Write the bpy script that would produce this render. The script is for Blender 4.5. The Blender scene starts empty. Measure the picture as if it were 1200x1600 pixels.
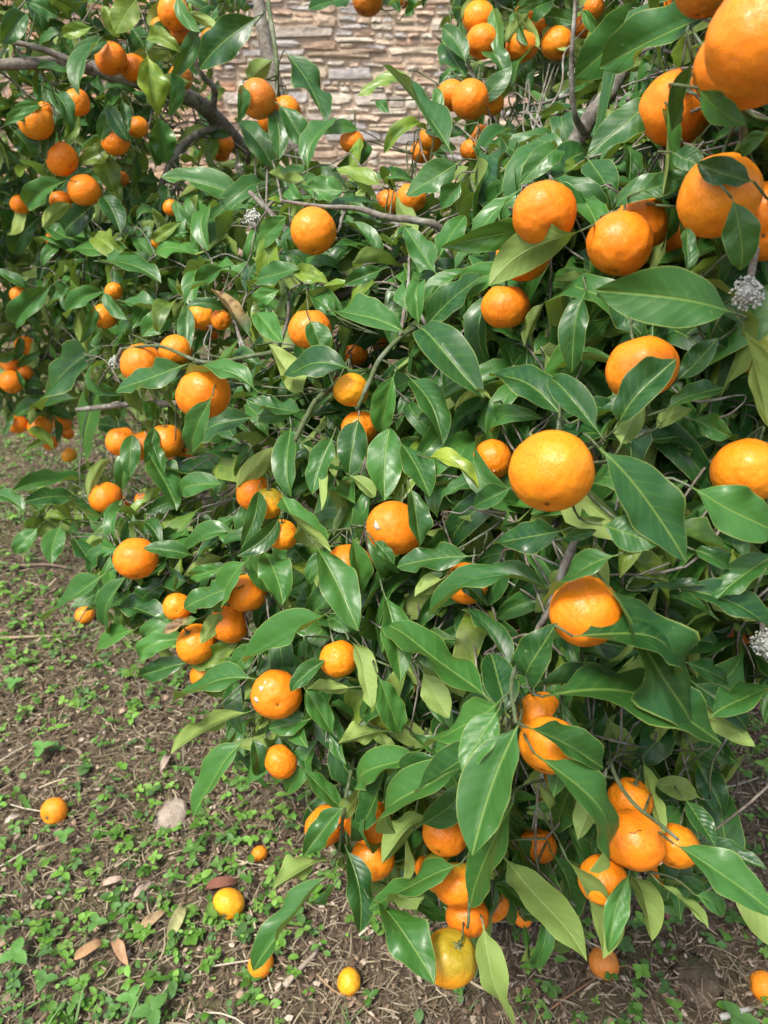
import bpy, math, random
import numpy as np
from mathutils import Vector, Matrix, kdtree

random.seed(11)
RNG = np.random.default_rng(11)
SC = bpy.context.scene
COL = SC.collection

# ------------------------------------------------------------------ camera
CAM_H, PITCH, FPX = 1.45, math.radians(27.0), 1208.0      # FPX: focal length in pixels of the 1200x1600 photograph
cam_d = bpy.data.cameras.new('camera')
cam = bpy.data.objects.new('camera', cam_d)
COL.objects.link(cam)
cam.location = (0, 0, CAM_H)
cam.rotation_euler = (math.pi / 2 - PITCH, 0, 0)
cam_d.sensor_fit = 'VERTICAL'
cam_d.sensor_height = 36.0
cam_d.lens = FPX / 1600 * 36.0
cam_d.clip_start = 0.02
cam_d.clip_end = 400
cam_d.dof.use_dof = True
cam_d.dof.focus_distance = 0.86
cam_d.dof.aperture_fstop = 9.0
SC.camera = cam

# ------------------------------------------------------------------ light
SUN_EL, SUN_AZ = math.radians(60), math.radians(-138)     # azimuth clockwise from +Y: behind the camera, to its left
world = bpy.data.worlds.new('World')
SC.world = world
world.use_nodes = True
wn, wl = world.node_tree.nodes, world.node_tree.links
wn.clear()
sky = wn.new('ShaderNodeTexSky')
sky.sky_type = 'NISHITA'
sky.sun_disc = False
sky.sun_elevation = SUN_EL
sky.sun_rotation = SUN_AZ
sky.air_density, sky.dust_density, sky.ozone_density = 1.0, 4.0, 1.0
hs = wn.new('ShaderNodeHueSaturation')
hs.inputs['Saturation'].default_value = 0.75              # thin bright cloud
bg = wn.new('ShaderNodeBackground')
bg.inputs['Strength'].default_value = 0.15
out = wn.new('ShaderNodeOutputWorld')
wl.new(sky.outputs[0], hs.inputs['Color'])
wl.new(hs.outputs[0], bg.inputs['Color'])
wl.new(bg.outputs[0], out.inputs['Surface'])
sun_d = bpy.data.lights.new('sun', 'SUN')
sun_d.energy = 2.4
sun_d.angle = math.radians(14)
sun_d.color = (1.0, 0.95, 0.87)
sun = bpy.data.objects.new('sun', sun_d)
COL.objects.link(sun)
sdir = Vector((math.sin(SUN_AZ) * math.cos(SUN_EL), math.cos(SUN_AZ) * math.cos(SUN_EL), math.sin(SUN_EL)))
sun.rotation_euler = sdir.to_track_quat('Z', 'Y').to_euler()
SC.view_settings.view_transform = 'Standard'
SC.view_settings.look = 'None'
SC.view_settings.gamma = 1.0
SC.view_settings.use_curve_mapping = False
SC.view_settings.exposure = 0.88
SC.cycles.max_bounces = 5
SC.cycles.diffuse_bounces = 2
SC.cycles.glossy_bounces = 2
SC.cycles.transmission_bounces = 4

# ------------------------------------------------------------------ pixels -> places
CP, SP = math.cos(PITCH), math.sin(PITCH)
C0 = np.array([0, 0, CAM_H])
FWD = np.array([0, CP, -SP]); RGT = np.array([1.0, 0, 0]); UPV = np.array([0, SP, CP])


def at(x, y, d):
    return C0 + d * (FWD + RGT * ((x - 600) / FPX) - UPV * ((y - 800) / FPX))


def proj(P):
    P = np.atleast_2d(P) - C0
    d = P @ FWD
    dd = np.where(d < 0.02, 0.02, d)
    return 600 + FPX * (P @ RGT) / dd, 800 - FPX * (P @ UPV) / dd, d


def on_ground(x, y, z=0.0):
    r = FWD + RGT * ((x - 600) / FPX) - UPV * ((y - 800) / FPX)
    return C0 + r * ((z - CAM_H) / r[2])


def unit(v):
    v = np.asarray(v, float)
    return v / (np.linalg.norm(v) + 1e-12)


def inpoly(x, y, poly):
    x, y = np.asarray(x, float), np.asarray(y, float)
    c = np.zeros(x.shape, bool)
    n = len(poly)
    for i in range(n):
        x1, y1 = poly[i]; x2, y2 = poly[(i + 1) % n]
        if y1 == y2:
            continue
        h = ((y1 > y) != (y2 > y)) & (x < (x2 - x1) * (y - y1) / (y2 - y1) + x1)
        c ^= h
    return c


# distance of the crowns' face, read from the size of the fruit (about 6 cm across)
ANCH = np.array([
    (1175, 85, .44), (1125, 307, .60), (1195, 345, .60), (968, 382, .70), (850, 335, .70), (790, 480, .82), (862, 737, .57),
    (1165, 735, .66), (1003, 575, .66), (915, 955, .62), (770, 718, .80), (990, 1313, .72), (703, 1497, .84), (715, 1380, .86),
    (432, 1085, .95), (307, 1006, 1.16), (213, 873, 1.18), (617, 826, .86), (490, 362, 1.02), (220, 570, 1.2), (318, 615, 1.08),
    (735, 157, 1.25), (753, 65, 1.35), (870, 68, 1.45), (574, 5, 1.5), (57, 192, 1.42), (131, 298, 1.5), (174, 92, 1.5),
    (271, 20, 1.45), (403, 155, 1.3), (349, 225, 1.8), (15, 568, 2.1), (40, 543, 2.2), (60, 668, 2.3), (108, 711, 2.7),
    (485, 515, 1.0), (560, 668, .98), (745, 290, 1.0), (650, 220, 1.25), (700, 590, .88), (545, 885, .92), (728, 910, .84),
    (508, 1290, .95), (582, 1340, .96), (860, 1160, .66), (1050, 1195, .82), (1165, 1025, .8), (50, 790, 1.5), (120, 920, 1.3),
    (75, 450, 1.6), (30, 400, 1.9), (200, 450, 1.4), (330, 1180, 1.05), (450, 1430, .98), (780, 1200, .62), (1000, 800, .58),
    (1120, 1160, .72), (1150, 1380, .72), (600, 600, .92), (750, 780, .78), (640, 1040, .80), (1150, 930, .62), (1040, 470, .60)])


def depth(x, y):
    x, y = np.asarray(x, float), np.asarray(y, float)
    r2 = (x[..., None] - ANCH[:, 0]) ** 2 + (y[..., None] - ANCH[:, 1]) ** 2
    w = 1.0 / (r2 + 900.0) ** 1.6
    return (w * ANCH[:, 2]).sum(-1) / w.sum(-1)


# ------------------------------------------------------------------ objects
def tag(o, label=None, cat=None, group=None, kind=None):
    for k, v in (('label', label), ('category', cat), ('group', group), ('kind', kind)):
        if v:
            o[k] = v
    return o


def empty(name, loc):
    o = bpy.data.objects.new(name, None)
    o.empty_display_size = 0.1
    o.location = loc
    COL.objects.link(o)
    return o


def link(name, me, parent=None, mat=None):
    if mat is not None and not me.materials:
        me.materials.append(mat)
    o = bpy.data.objects.new(name, me)
    COL.objects.link(o)
    if parent is not None:
        o.parent = parent
        o.matrix_parent_inverse = parent.matrix_world.inverted() if parent.type == 'MESH' else Matrix.Translation(-Vector(parent.location))
    return o


def mesh_np(name, V, F, smooth=True):
    """V (n,3), F list of equal-length index arrays (m,k) or list of such blocks."""
    me = bpy.data.meshes.new(name)
    blocks = F if isinstance(F, list) else [F]
    blocks = [np.asarray(b) for b in blocks if len(b)]
    V = np.asarray(V, np.float32)
    nl = sum(b.size for b in blocks)
    npol = sum(len(b) for b in blocks)
    me.vertices.add(len(V)); me.vertices.foreach_set('co', V.ravel())
    me.loops.add(nl); me.polygons.add(npol)
    me.loops.foreach_set('vertex_index', np.concatenate([b.ravel() for b in blocks]).astype(np.int32))
    tot = np.concatenate([np.full(len(b), b.shape[1]) for b in blocks]).astype(np.int32)
    st = np.concatenate([[0], np.cumsum(tot)[:-1]]).astype(np.int32)
    me.polygons.foreach_set('loop_start', st)
    me.polygons.foreach_set('loop_total', tot)
    me.polygons.foreach_set('use_smooth', np.full(npol, smooth))
    me.update(calc_edges=True)
    return me


def pt_attr(me, name, arr, kind='FLOAT_COLOR'):
    a = me.attributes.new(name, kind, 'POINT')
    a.data.foreach_set('color' if kind == 'FLOAT_COLOR' else 'vector', np.asarray(arr, np.float32).ravel())


class Acc:
    """gathers vertices, quads and triangles for one mesh"""
    def __init__(s):
        s.V, s.Q, s.T, s.A, s.n = [], [], [], [], 0

    def add(s, V, Q=None, T=None, A=None):
        V = np.asarray(V, float)
        if Q is not None and len(Q):
            s.Q.append(np.asarray(Q) + s.n)
        if T is not None and len(T):
            s.T.append(np.asarray(T) + s.n)
        if A is not None:
            s.A.append(np.broadcast_to(np.asarray(A, float), (len(V), len(np.atleast_1d(A).ravel()) if np.ndim(A) == 1 else np.shape(A)[1])))
        s.V.append(V); s.n += len(V)

    def mesh(s, name, smooth=True, origin=None, attr='tint'):
        V = np.concatenate(s.V)
        B = []
        if s.Q: B.append(np.concatenate(s.Q))
        if s.T: B.append(np.concatenate(s.T))
        if origin is not None:
            V = V - np.asarray(origin)
        me = mesh_np(name, V, B, smooth)
        if s.A:
            A = np.concatenate(s.A)
            if A.shape[1] == 3:
                A = np.c_[A, np.ones(len(A))]
            pt_attr(me, attr, A)
        return me


# ------------------------------------------------------------------ materials
class N:
    def __init__(s, name):
        s.m = bpy.data.materials.new(name)
        s.m.use_nodes = True
        s.t = s.m.node_tree
        s.t.nodes.clear()
        s.out = s.t.nodes.new('ShaderNodeOutputMaterial')

    def n(s, typ, **kw):
        x = s.t.nodes.new(typ)
        for k, v in kw.items():
            if k in x.inputs.keys():
                s.set(x.inputs[k], v)
            else:
                setattr(x, k, v)
        return x

    def set(s, sock, v):
        if isinstance(v, bpy.types.NodeSocket):
            s.t.links.new(v, sock)
        else:
            if isinstance(v, tuple) and len(v) == 3 and sock.type == 'RGBA':
                v = (*v, 1)
            sock.default_value = v

    def math(s, op, a, b=None, c=None, clamp=False):
        x = s.t.nodes.new('ShaderNodeMath')
        x.operation = op; x.use_clamp = clamp
        for i, v in enumerate((a, b, c)):
            if v is not None:
                s.set(x.inputs[i], v)
        return x.outputs[0]

    def step(s, v, lo, hi, a=0.0, b=1.0):
        x = s.t.nodes.new('ShaderNodeMapRange')
        x.interpolation_type = 'SMOOTHSTEP'
        s.set(x.inputs[0], v)
        for i, q in enumerate((lo, hi, a, b)):
            s.set(x.inputs[i + 1], q)
        return x.outputs[0]

    def mix(s, f, a, b, mode='MIX'):
        x = s.t.nodes.new('ShaderNodeMix')
        x.data_type = 'RGBA'; x.blend_type = mode
        s.set(x.inputs[0], f); s.set(x.inputs[6], a); s.set(x.inputs[7], b)
        return x.outputs[2]

    def noise(s, scale, detail=3, rough=.55, vec=None):
        x = s.t.nodes.new('ShaderNodeTexNoise')
        x.inputs['Scale'].default_value = scale
        x.inputs['Detail'].default_value = detail
        x.inputs['Roughness'].default_value = rough
        if vec is not None:
            s.t.links.new(vec, x.inputs['Vector'])
        return x.outputs[0]

    def bsdf(s, **kw):
        x = s.t.nodes.new('ShaderNodeBsdfPrincipled')
        for k, v in kw.items():
            s.set(x.inputs[k.replace('_', ' ')], v)
        return x

    def bump(s, h, strength=.3, dist=.002):
        x = s.t.nodes.new('ShaderNodeBump')
        x.inputs['Strength'].default_value = strength
        x.inputs['Distance'].default_value = dist
        s.t.links.new(h, x.inputs['Height'])
        return x.outputs[0]

    def done(s, shader):
        s.t.links.new(shader, s.out.inputs['Surface'])
        return s.m


def leaf_material():
    k = N('citrus_leaf')
    co = k.n('ShaderNodeAttribute', attribute_name='lf').outputs['Vector']      # across (absolute), along, across (relative)
    sep = k.n('ShaderNodeSeparateXYZ'); k.t.links.new(co, sep.inputs[0])
    xa, v, xr = sep.outputs
    tn = k.n('ShaderNodeAttribute', attribute_name='tint')
    ts = k.n('ShaderNodeSeparateColor'); k.t.links.new(tn.outputs['Color'], ts.inputs[0])
    bright, yellow, dead = ts.outputs
    pos = k.n('ShaderNodeNewGeometry')
    back = pos.outputs['Backfacing']
    absx, absr = k.math('ABSOLUTE', xa), k.math('ABSOLUTE', xr)
    rib = k.step(absx, .016, .055, 1, 0)
    rim = k.step(absr, .94, .995)
    n1 = k.noise(45, 3, .6, vec=pos.outputs['Position'])
    n3 = k.noise(330, 2, .7, vec=pos.outputs['Position'])
    # side veins
    ph = k.math('ADD', k.math('MULTIPLY', v, 58), k.math('MULTIPLY', absr, -12))
    ph = k.math('ADD', ph, k.math('ADD', k.math('MULTIPLY', n1, 5), k.math('MULTIPLY', bright, 9)))
    vein = k.math('POWER', k.math('ABSOLUTE', k.math('SINE', k.math('MULTIPLY', ph, .5))), 14)
    vein = k.math('MULTIPLY', vein, k.math('SUBTRACT', 1.0, k.math('MULTIPLY', absr, .8)))
    up = k.mix(bright, (.010, .056, .014), (.062, .192, .034))
    up = k.mix(k.step(n1, .35, .7, 0, .40), up, (.036, .125, .018))
    ylw = k.math('MULTIPLY', yellow, k.step(n1, .25, .62, .35, 1.0))
    up = k.mix(ylw, up, (.32, .40, .035))
    up = k.mix(k.math('MULTIPLY', vein, .22), up, (.13, .25, .04))
    up = k.mix(k.math('MULTIPLY', rib, .42), up, (.24, .36, .075))
    dn = k.mix(bright, (.16, .245, .055), (.27, .37, .09))
    dn = k.mix(k.math('MULTIPLY', yellow, .5), dn, (.36, .42, .09))
    dn = k.mix(k.math('MULTIPLY', vein, .25), dn, (.09, .17, .035))
    dn = k.mix(k.math('MULTIPLY', rib, .5), dn, (.32, .40, .13))
    col = k.mix(back, up, dn)
    col = k.mix(k.math('MULTIPLY', rim, .5), col, (.36, .42, .10))
    spots = k.math('MULTIPLY', k.step(n3, .63, .74), k.step(n1, .50, .62))
    col = k.mix(k.math('MULTIPLY', spots, .38), col, (.42, .45, .33))
    dcol = k.mix(k.step(n1, .4, .6), (.36, .25, .10), (.10, .055, .025))
    dmask = k.math('MULTIPLY', dead, k.step(k.math('ADD', v, k.math('MULTIPLY', n1, .5)), .35, .75), clamp=True)
    col = k.mix(dmask, col, dcol)
    ph2 = k.math('ADD', k.math('ADD', k.math('MULTIPLY', v, 58), k.math('MULTIPLY', absr, -12)), k.math('MULTIPLY', bright, 9))
    ribs = k.math('ABSOLUTE', k.math('SINE', k.math('MULTIPLY', ph2, .5)))
    wob = k.math('SINE', k.math('ADD', k.math('MULTIPLY', v, 17), k.math('MULTIPLY', xr, k.math('ADD', 2.0, k.math('MULTIPLY', bright, 6)))))
    hgt = k.math('ADD', k.math('MULTIPLY', rib, -.55), k.math('ADD', k.math('MULTIPLY', ribs, -.16), k.math('MULTIPLY', wob, .35)))
    bmp = k.bump(hgt, .6, .0014)
    rough = k.math('ADD', k.math('MULTIPLY', back, .25), k.step(n1, .3, .75, .30, .52))
    rough = k.math('ADD', rough, k.math('MULTIPLY', spots, .3))
    b = k.bsdf(Base_Color=col, Roughness=rough, Normal=bmp, Specular_IOR_Level=.43)
    tr = k.n('ShaderNodeBsdfTranslucent')
    k.set(tr.inputs['Color'], k.mix(.6, col, (.26, .42, .02)))
    mx = k.n('ShaderNodeMixShader')
    mx.inputs[0].default_value = .17
    k.t.links.new(b.outputs[0], mx.inputs[1]); k.t.links.new(tr.outputs[0], mx.inputs[2])
    return k.done(mx.outputs[0])


def fruit_material():
    k = N('mandarin_peel')
    tc = k.n('ShaderNodeTexCoord').outputs['Object']
    oi = k.n('ShaderNodeObjectInfo')
    base = oi.outputs['Color']; green = oi.outputs['Alpha']
    off = k.n('ShaderNodeVectorMath', operation='ADD')
    k.t.links.new(tc, off.inputs[0])
    cx = k.n('ShaderNodeCombineXYZ')
    k.t.links.new(k.math('MULTIPLY', oi.outputs['Random'], 30), cx.inputs[0])
    k.t.links.new(cx.outputs[0], off.inputs[1])
    vec = off.outputs[0]
    big = k.noise(1.6, 3, vec=vec)
    mid = k.noise(6, 3, vec=vec)
    fine = k.noise(60, 2, vec=vec)
    soft = k.noise(2.6, 1, .4, vec=vec)
    z = k.n('ShaderNodeSeparateXYZ'); k.t.links.new(tc, z.inputs[0])
    col = k.mix(k.step(big, .3, .72, 0, .55), base, k.mix(1.0, base, (1.0, .72, .55), 'MULTIPLY'))
    col = k.mix(k.step(mid, .52, .8, 0, .35), col, (.95, .42, .03))
    gm = k.math('MULTIPLY', green, k.step(k.math('ADD', k.math('ADD', z.outputs[2], k.math('MULTIPLY', k.math('SUBTRACT', green, .75), 2.6)), k.math('MULTIPLY', big, .9)), .42, 1.15), clamp=True)
    col = k.mix(gm, col, (.20, .24, .018))
    rad = k.math('SQRT', k.math('ADD', k.math('MULTIPLY', z.outputs[0], z.outputs[0]), k.math('MULTIPLY', z.outputs[1], z.outputs[1])))
    navel = k.math('MULTIPLY', k.step(rad, .035, .075, 1, 0), k.step(z.outputs[2], -.2, 0, 1, 0))
    col = k.mix(k.math('MULTIPLY', navel, .85), col, (.10, .05, .015))
    vo = k.n('ShaderNodeTexVoronoi'); vo.inputs['Scale'].default_value = 30
    k.t.links.new(vec, vo.inputs['Vector'])
    pore = k.step(vo.outputs['Distance'], .05, .36)
    col = k.mix(k.step(pore, 0, 1, .26, 0), col, (.55, .13, .005))
    dk = k.math('MULTIPLY', k.step(fine, .64, .72), k.step(mid, .46, .60))
    col = k.mix(k.math('MULTIPLY', dk, .55), col, (.12, .055, .012))
    h = k.math('ADD', k.math('MULTIPLY', pore, .26), k.math('MULTIPLY', soft, .8))
    b = k.bsdf(Base_Color=col, Roughness=k.step(mid, .3, .7, .36, .50), Normal=k.bump(h, .75, .004), Specular_IOR_Level=.45)
    return k.done(b.outputs[0])


def bark_material(name, c1, c2, lich=.5):
    k = N(name)
    p = k.n('ShaderNodeNewGeometry').outputs['Position']
    a, b_ = k.noise(90, 5, .65, p), k.noise(28, 3, .6, p)
    col = k.mix(k.step(a, .3, .7), c1, c2)
    col = k.mix(k.math('MULTIPLY', k.step(b_, .52, .66), lich), col, (.36, .38, .33))
    b = k.bsdf(Base_Color=col, Roughness=.85, Normal=k.bump(a, .7, .003))
    return k.done(b.outputs[0])


def tint_material(name, rough=.7, trans=0.0, spec=.3, noise_scale=60, var=.35, bump=.4, bdist=.002):
    """colour from the per-point tint, broken up by noise"""
    k = N(name)
    p = k.n('ShaderNodeNewGeometry').outputs['Position']
    c = k.n('ShaderNodeAttribute', attribute_name='tint').outputs['Color']
    a = k.noise(noise_scale, 5, .65, p)
    col = k.mix(k.step(a, .3, .72, var, 0), c, k.mix(1.0, c, (.35, .33, .32), 'MULTIPLY'))
    b = k.bsdf(Base_Color=col, Roughness=rough, Specular_IOR_Level=spec, Normal=k.bump(a, bump, bdist))
    if trans:
        tr = k.n('ShaderNodeBsdfTranslucent'); k.set(tr.inputs['Color'], col)
        mx = k.n('ShaderNodeMixShader'); mx.inputs[0].default_value = trans
        k.t.links.new(b.outputs[0], mx.inputs[1]); k.t.links.new(tr.outputs[0], mx.inputs[2])
        return k.done(mx.outputs[0])
    return k.done(b.outputs[0])


def ground_material():
    k = N('orchard_soil')
    p = k.n('ShaderNodeNewGeometry').outputs['Position']
    a, b_, c_ = k.noise(3, 4, .6, p), k.noise(38, 5, .7, p), k.noise(160, 4, .7, p)
    col = k.mix(k.step(b_, .32, .68), (.048, .034, .024), (.17, .125, .085))
    col = k.mix(k.step(c_, .55, .75, 0, .7), col, (.24, .175, .11))
    col = k.mix(k.math('MULTIPLY', k.step(a, .45, .65), k.step(c_, .4, .6, .1, .55)), col, (.085, .135, .03))
    h = k.math('ADD', b_, k.math('MULTIPLY', c_, .5))
    b = k.bsdf(Base_Color=col, Roughness=.95, Specular_IOR_Level=.15, Normal=k.bump(h, .8, .012))
    return k.done(b.outputs[0])


M_LEAF = leaf_material()
M_FRUIT = fruit_material()
M_BARK = bark_material('grey_bark', (.085, .072, .055), (.23, .205, .165))
M_TWIG = bark_material('green_twig', (.045, .075, .022), (.10, .125, .05), .25)
M_CALYX = bark_material('calyx_green', (.06, .085, .025), (.14, .15, .06), .1)
M_STONE = tint_material('slate_stone', .9, noise_scale=22, var=.55, bump=.7, bdist=.02)
M_MORTAR = tint_material('earth_mortar', .95, noise_scale=30, var=.6, bump=.8, bdist=.02)
M_SOIL = ground_material()
M_STRAW = tint_material('dead_straw', .8, noise_scale=200, var=.45)
M_WEED = tint_material('weed_leaf', .5, trans=.2, noise_scale=150, var=.25)
M_LICHEN = tint_material('lichen', .95, noise_scale=300, var=.5)
M_LITTER = tint_material('dry_litter', .85, noise_scale=120, var=.5)

# ------------------------------------------------------------------ ground
gx = np.concatenate([np.linspace(-80, -3.2, 16), np.linspace(-3, 3, 150), np.linspace(3.2, 80, 16)])
gy = np.concatenate([np.linspace(-60, -1.2, 14), np.linspace(-1, 6.5, 180), np.linspace(6.8, 90, 18)])
GX, GY = np.meshgrid(gx, gy)


def gz(x, y):
    x, y = np.asarray(x, float), np.asarray(y, float)
    near = np.exp(-((x / 3.0) ** 4 + ((y - 2.5) / 4.2) ** 4))
    return near * (.006 * np.sin(7.3 * x + 1.1) * np.sin(6.1 * y) + .005 * np.sin(17 * x + 5 * y) * np.cos(13 * y - 4 * x) +
                   .003 * np.sin(41 * x + 3) * np.sin(37 * y + 1))


V = np.stack([GX, GY, gz(GX, GY)], -1).reshape(-1, 3)
nx, ny = len(gx), len(gy)
I = np.arange(nx * ny).reshape(ny, nx)
Q = np.stack([I[:-1, :-1], I[:-1, 1:], I[1:, 1:], I[1:, :-1]], -1).reshape(-1, 4)
tag(link('ground', mesh_np('ground', V, Q), None, M_SOIL), 'brown orchard soil strewn with dead straw and small weeds', None, None, 'structure')

# ------------------------------------------------------------------ stone wall
WALL_Y = 6.3
WALL_X0, WALL_X1, WALL_H = -7.0, 7.0, 3.6
wall = tag(empty('stone_wall', (0, WALL_Y, 0)), 'dry-laid wall of flat tan and orange stones behind the trees', 'wall')
mo = Acc()
mv = np.array([(x, y, z) for x in (WALL_X0, WALL_X1) for y in (WALL_Y + .006, WALL_Y + .45) for z in (-.05, WALL_H)])
mo.add(mv, [(0, 4, 5, 1), (2, 3, 7, 6), (0, 1, 3, 2), (4, 6, 7, 5), (1, 5, 7, 3)], A=(.60, .47, .35))
link('mortar', mo.mesh('mortar', False), wall, M_MORTAR)
STONE_COLS = np.array([(.60, .48, .36), (.56, .42, .30), (.62, .53, .42), (.50, .42, .35), (.56, .38, .27), (.44, .40, .37),
                       (.62, .50, .35), (.50, .36, .26), (.48, .43, .40), (.66, .58, .47), (.60, .44, .32)])
stones = []
z = 0.0
while z < WALL_H - .02:
    h = float(RNG.uniform(.035, .092))
    x = WALL_X0 + RNG.uniform(-.2, 0)
    while x < WALL_X1:
        L = float(np.clip(RNG.lognormal(-1.75, .55), .06, .48))
        if RNG.random() < .5 and h > .055:
            s = RNG.uniform(.4, .6) * h
            parts = [(x, z, L, s), (x, z + s, L * RNG.uniform(.4, .6), h - s)]
            parts.append((x + parts[1][2], z + s, L - parts[1][2], h - s))
        else:
            parts = [(x, z, L, h)]
        for p in parts:
            if p[2] > .03:
                stones.append(p)
        x += L
    z += h


def stone_geo(x, z, L, h):
    g = .0045
    wob = .022 * math.sin(2.7 * x + 2.1 * z) + .02 * math.sin(1.3 * x - 1.3)
    x0, x1, z0, z1 = x + g, x + L - g, z + g + wob, z + h - g + wob
    j = lambda s: float(RNG.normal(0, s))
    jl, jh = min(.02, .16 * L), min(.012, .16 * h)
    P = [(x0 + abs(j(jl)), z0 + abs(j(jh))), ((x0 + x1) / 2 + j(.15 * L), z0 + abs(j(jh * .5))), (x1 - abs(j(jl)), z0 + abs(j(jh))),
         (x1, (z0 + z1) / 2 + j(.15 * h)), (x1 - abs(j(jl)), z1 - abs(j(jh))), ((x0 + x1) / 2 + j(.15 * L), z1 - abs(j(jh * .5))),
         (x0 + abs(j(jl)), z1 - abs(j(jh))), (x0, (z0 + z1) / 2 + j(.15 * h))]
    P = np.array(P)
    c = P.mean(0)
    d = float(RNG.uniform(.0, .020))
    ring = []
    for s, yy in ((1.0, .09), (1.0, .012 - d + .012), (.90, -d)):
        q = c + (P - c) * np.array([1 - (1 - s) * min(1, .06 / L * 2.5), s if h > .04 else min(1, s + .02)])
        yv = np.full(8, WALL_Y + yy) + RNG.normal(0, .003, 8)
        ring.append(np.stack([q[:, 0], yv, q[:, 1]], -1))
    V = np.concatenate(ring + [np.array([[c[0], WALL_Y - d - .002 + j(.002), c[1]]])])
    Q, T = [], []
    for k in range(2):
        for i in range(8):
            a, b = k * 8 + i, k * 8 + (i + 1) % 8
            Q.append((a, b, b + 8, a + 8))
    for i in range(8):
        T.append((16 + i, 16 + (i + 1) % 8, 24))
    col = STONE_COLS[RNG.integers(len(STONE_COLS))] * RNG.uniform(1.0, 1.3) * np.array([1.0, 1.03, 1.03])
    if x < -1.2:
        col = col * np.array([.98, .80, .70])
    return V, Q, T, col, c


WIN = [(300, -60), (700, -60), (730, 60), (690, 130), (600, 215), (420, 215), (300, 120)]      # where the wall shows between the crowns
geos = [stone_geo(*s) for s in stones]
cx = np.array([g[4] for g in geos])
px, py, _ = proj(np.stack([cx[:, 0], np.full(len(cx), WALL_Y), cx[:, 1]], -1))
vis = inpoly(px, py, WIN)
rank = np.where(vis, 0, 1e6) + np.hypot(px - 560, (py - 90))
order = np.argsort(rank)
rest = Acc()
for i, idx in enumerate(order):
    V, Q, T, col, c = geos[idx]
    if i < 290:
        a = Acc(); a.add(V, Q, T, A=col)
        o = np.array([c[0], WALL_Y, c[1]])
        ob = link('stone', a.mesh('stone', False, o), wall, M_STONE)
        ob.location = o
    else:
        rest.add(V, Q, T, A=col)
tag(link('masonry', rest.mesh('masonry', False), wall, M_STONE), kind='stuff')

# ------------------------------------------------------------------ fruit: x, y, radius in photo pixels, cluster, flags (g greenish, y yellowish, d dusky)
CL = {
    'bough': ('mandarins along the thick bough', 'orange mandarin hanging at the thick bare bough of the crooked tree'),
    'shade': ('mandarins below the thick bough', 'orange mandarin in the shade below the thick bare bough'),
    'grass': ('small mandarins low over the grass', 'small mandarin on the drooping limb low over the open grass'),
    'three': ('bunch of three before the wall', 'mandarin in the bunch of three behind a long speckled leaf'),
    'wallf': ('mandarins high before the stone wall', 'mandarin high on the bluish tree standing against the stone wall'),
    'mid': ('mandarins in the middle twigs', 'orange mandarin half hidden behind the lichen covered twigs'),
    'huge': ('big mandarins crowding at the top', 'very big mandarin in the crowded bunch at the grey branch end'),
    'bunch': ('mandarins under the grey branch', 'big orange mandarin in the row below the forking grey branch'),
    'left': ('mandarins on the long side limb', 'orange mandarin on the long limb reaching out over the weeds'),
    'five': ('bunch low over the bare soil', 'orange mandarin in the low bunch stacked above the littered soil'),
    'core': ('mandarins deep in the crown', 'orange mandarin tucked among leaves in the crown centre'),
    'big': ('big mandarins in the dark leaves', 'large orange mandarin set among broad dark leaves'),
    'low': ('mandarins on the lowest twigs', 'orange mandarin hanging in the lowest twigs above the ground'),
    'right': ('mandarins in the lowest bunch of the far twigs', 'orange mandarin in the bunch around the curved green stem'),
    'edge': ('mandarins by the lichen tuft', 'orange mandarin peeking out beside the pale lichen tuft'),
}
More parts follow.
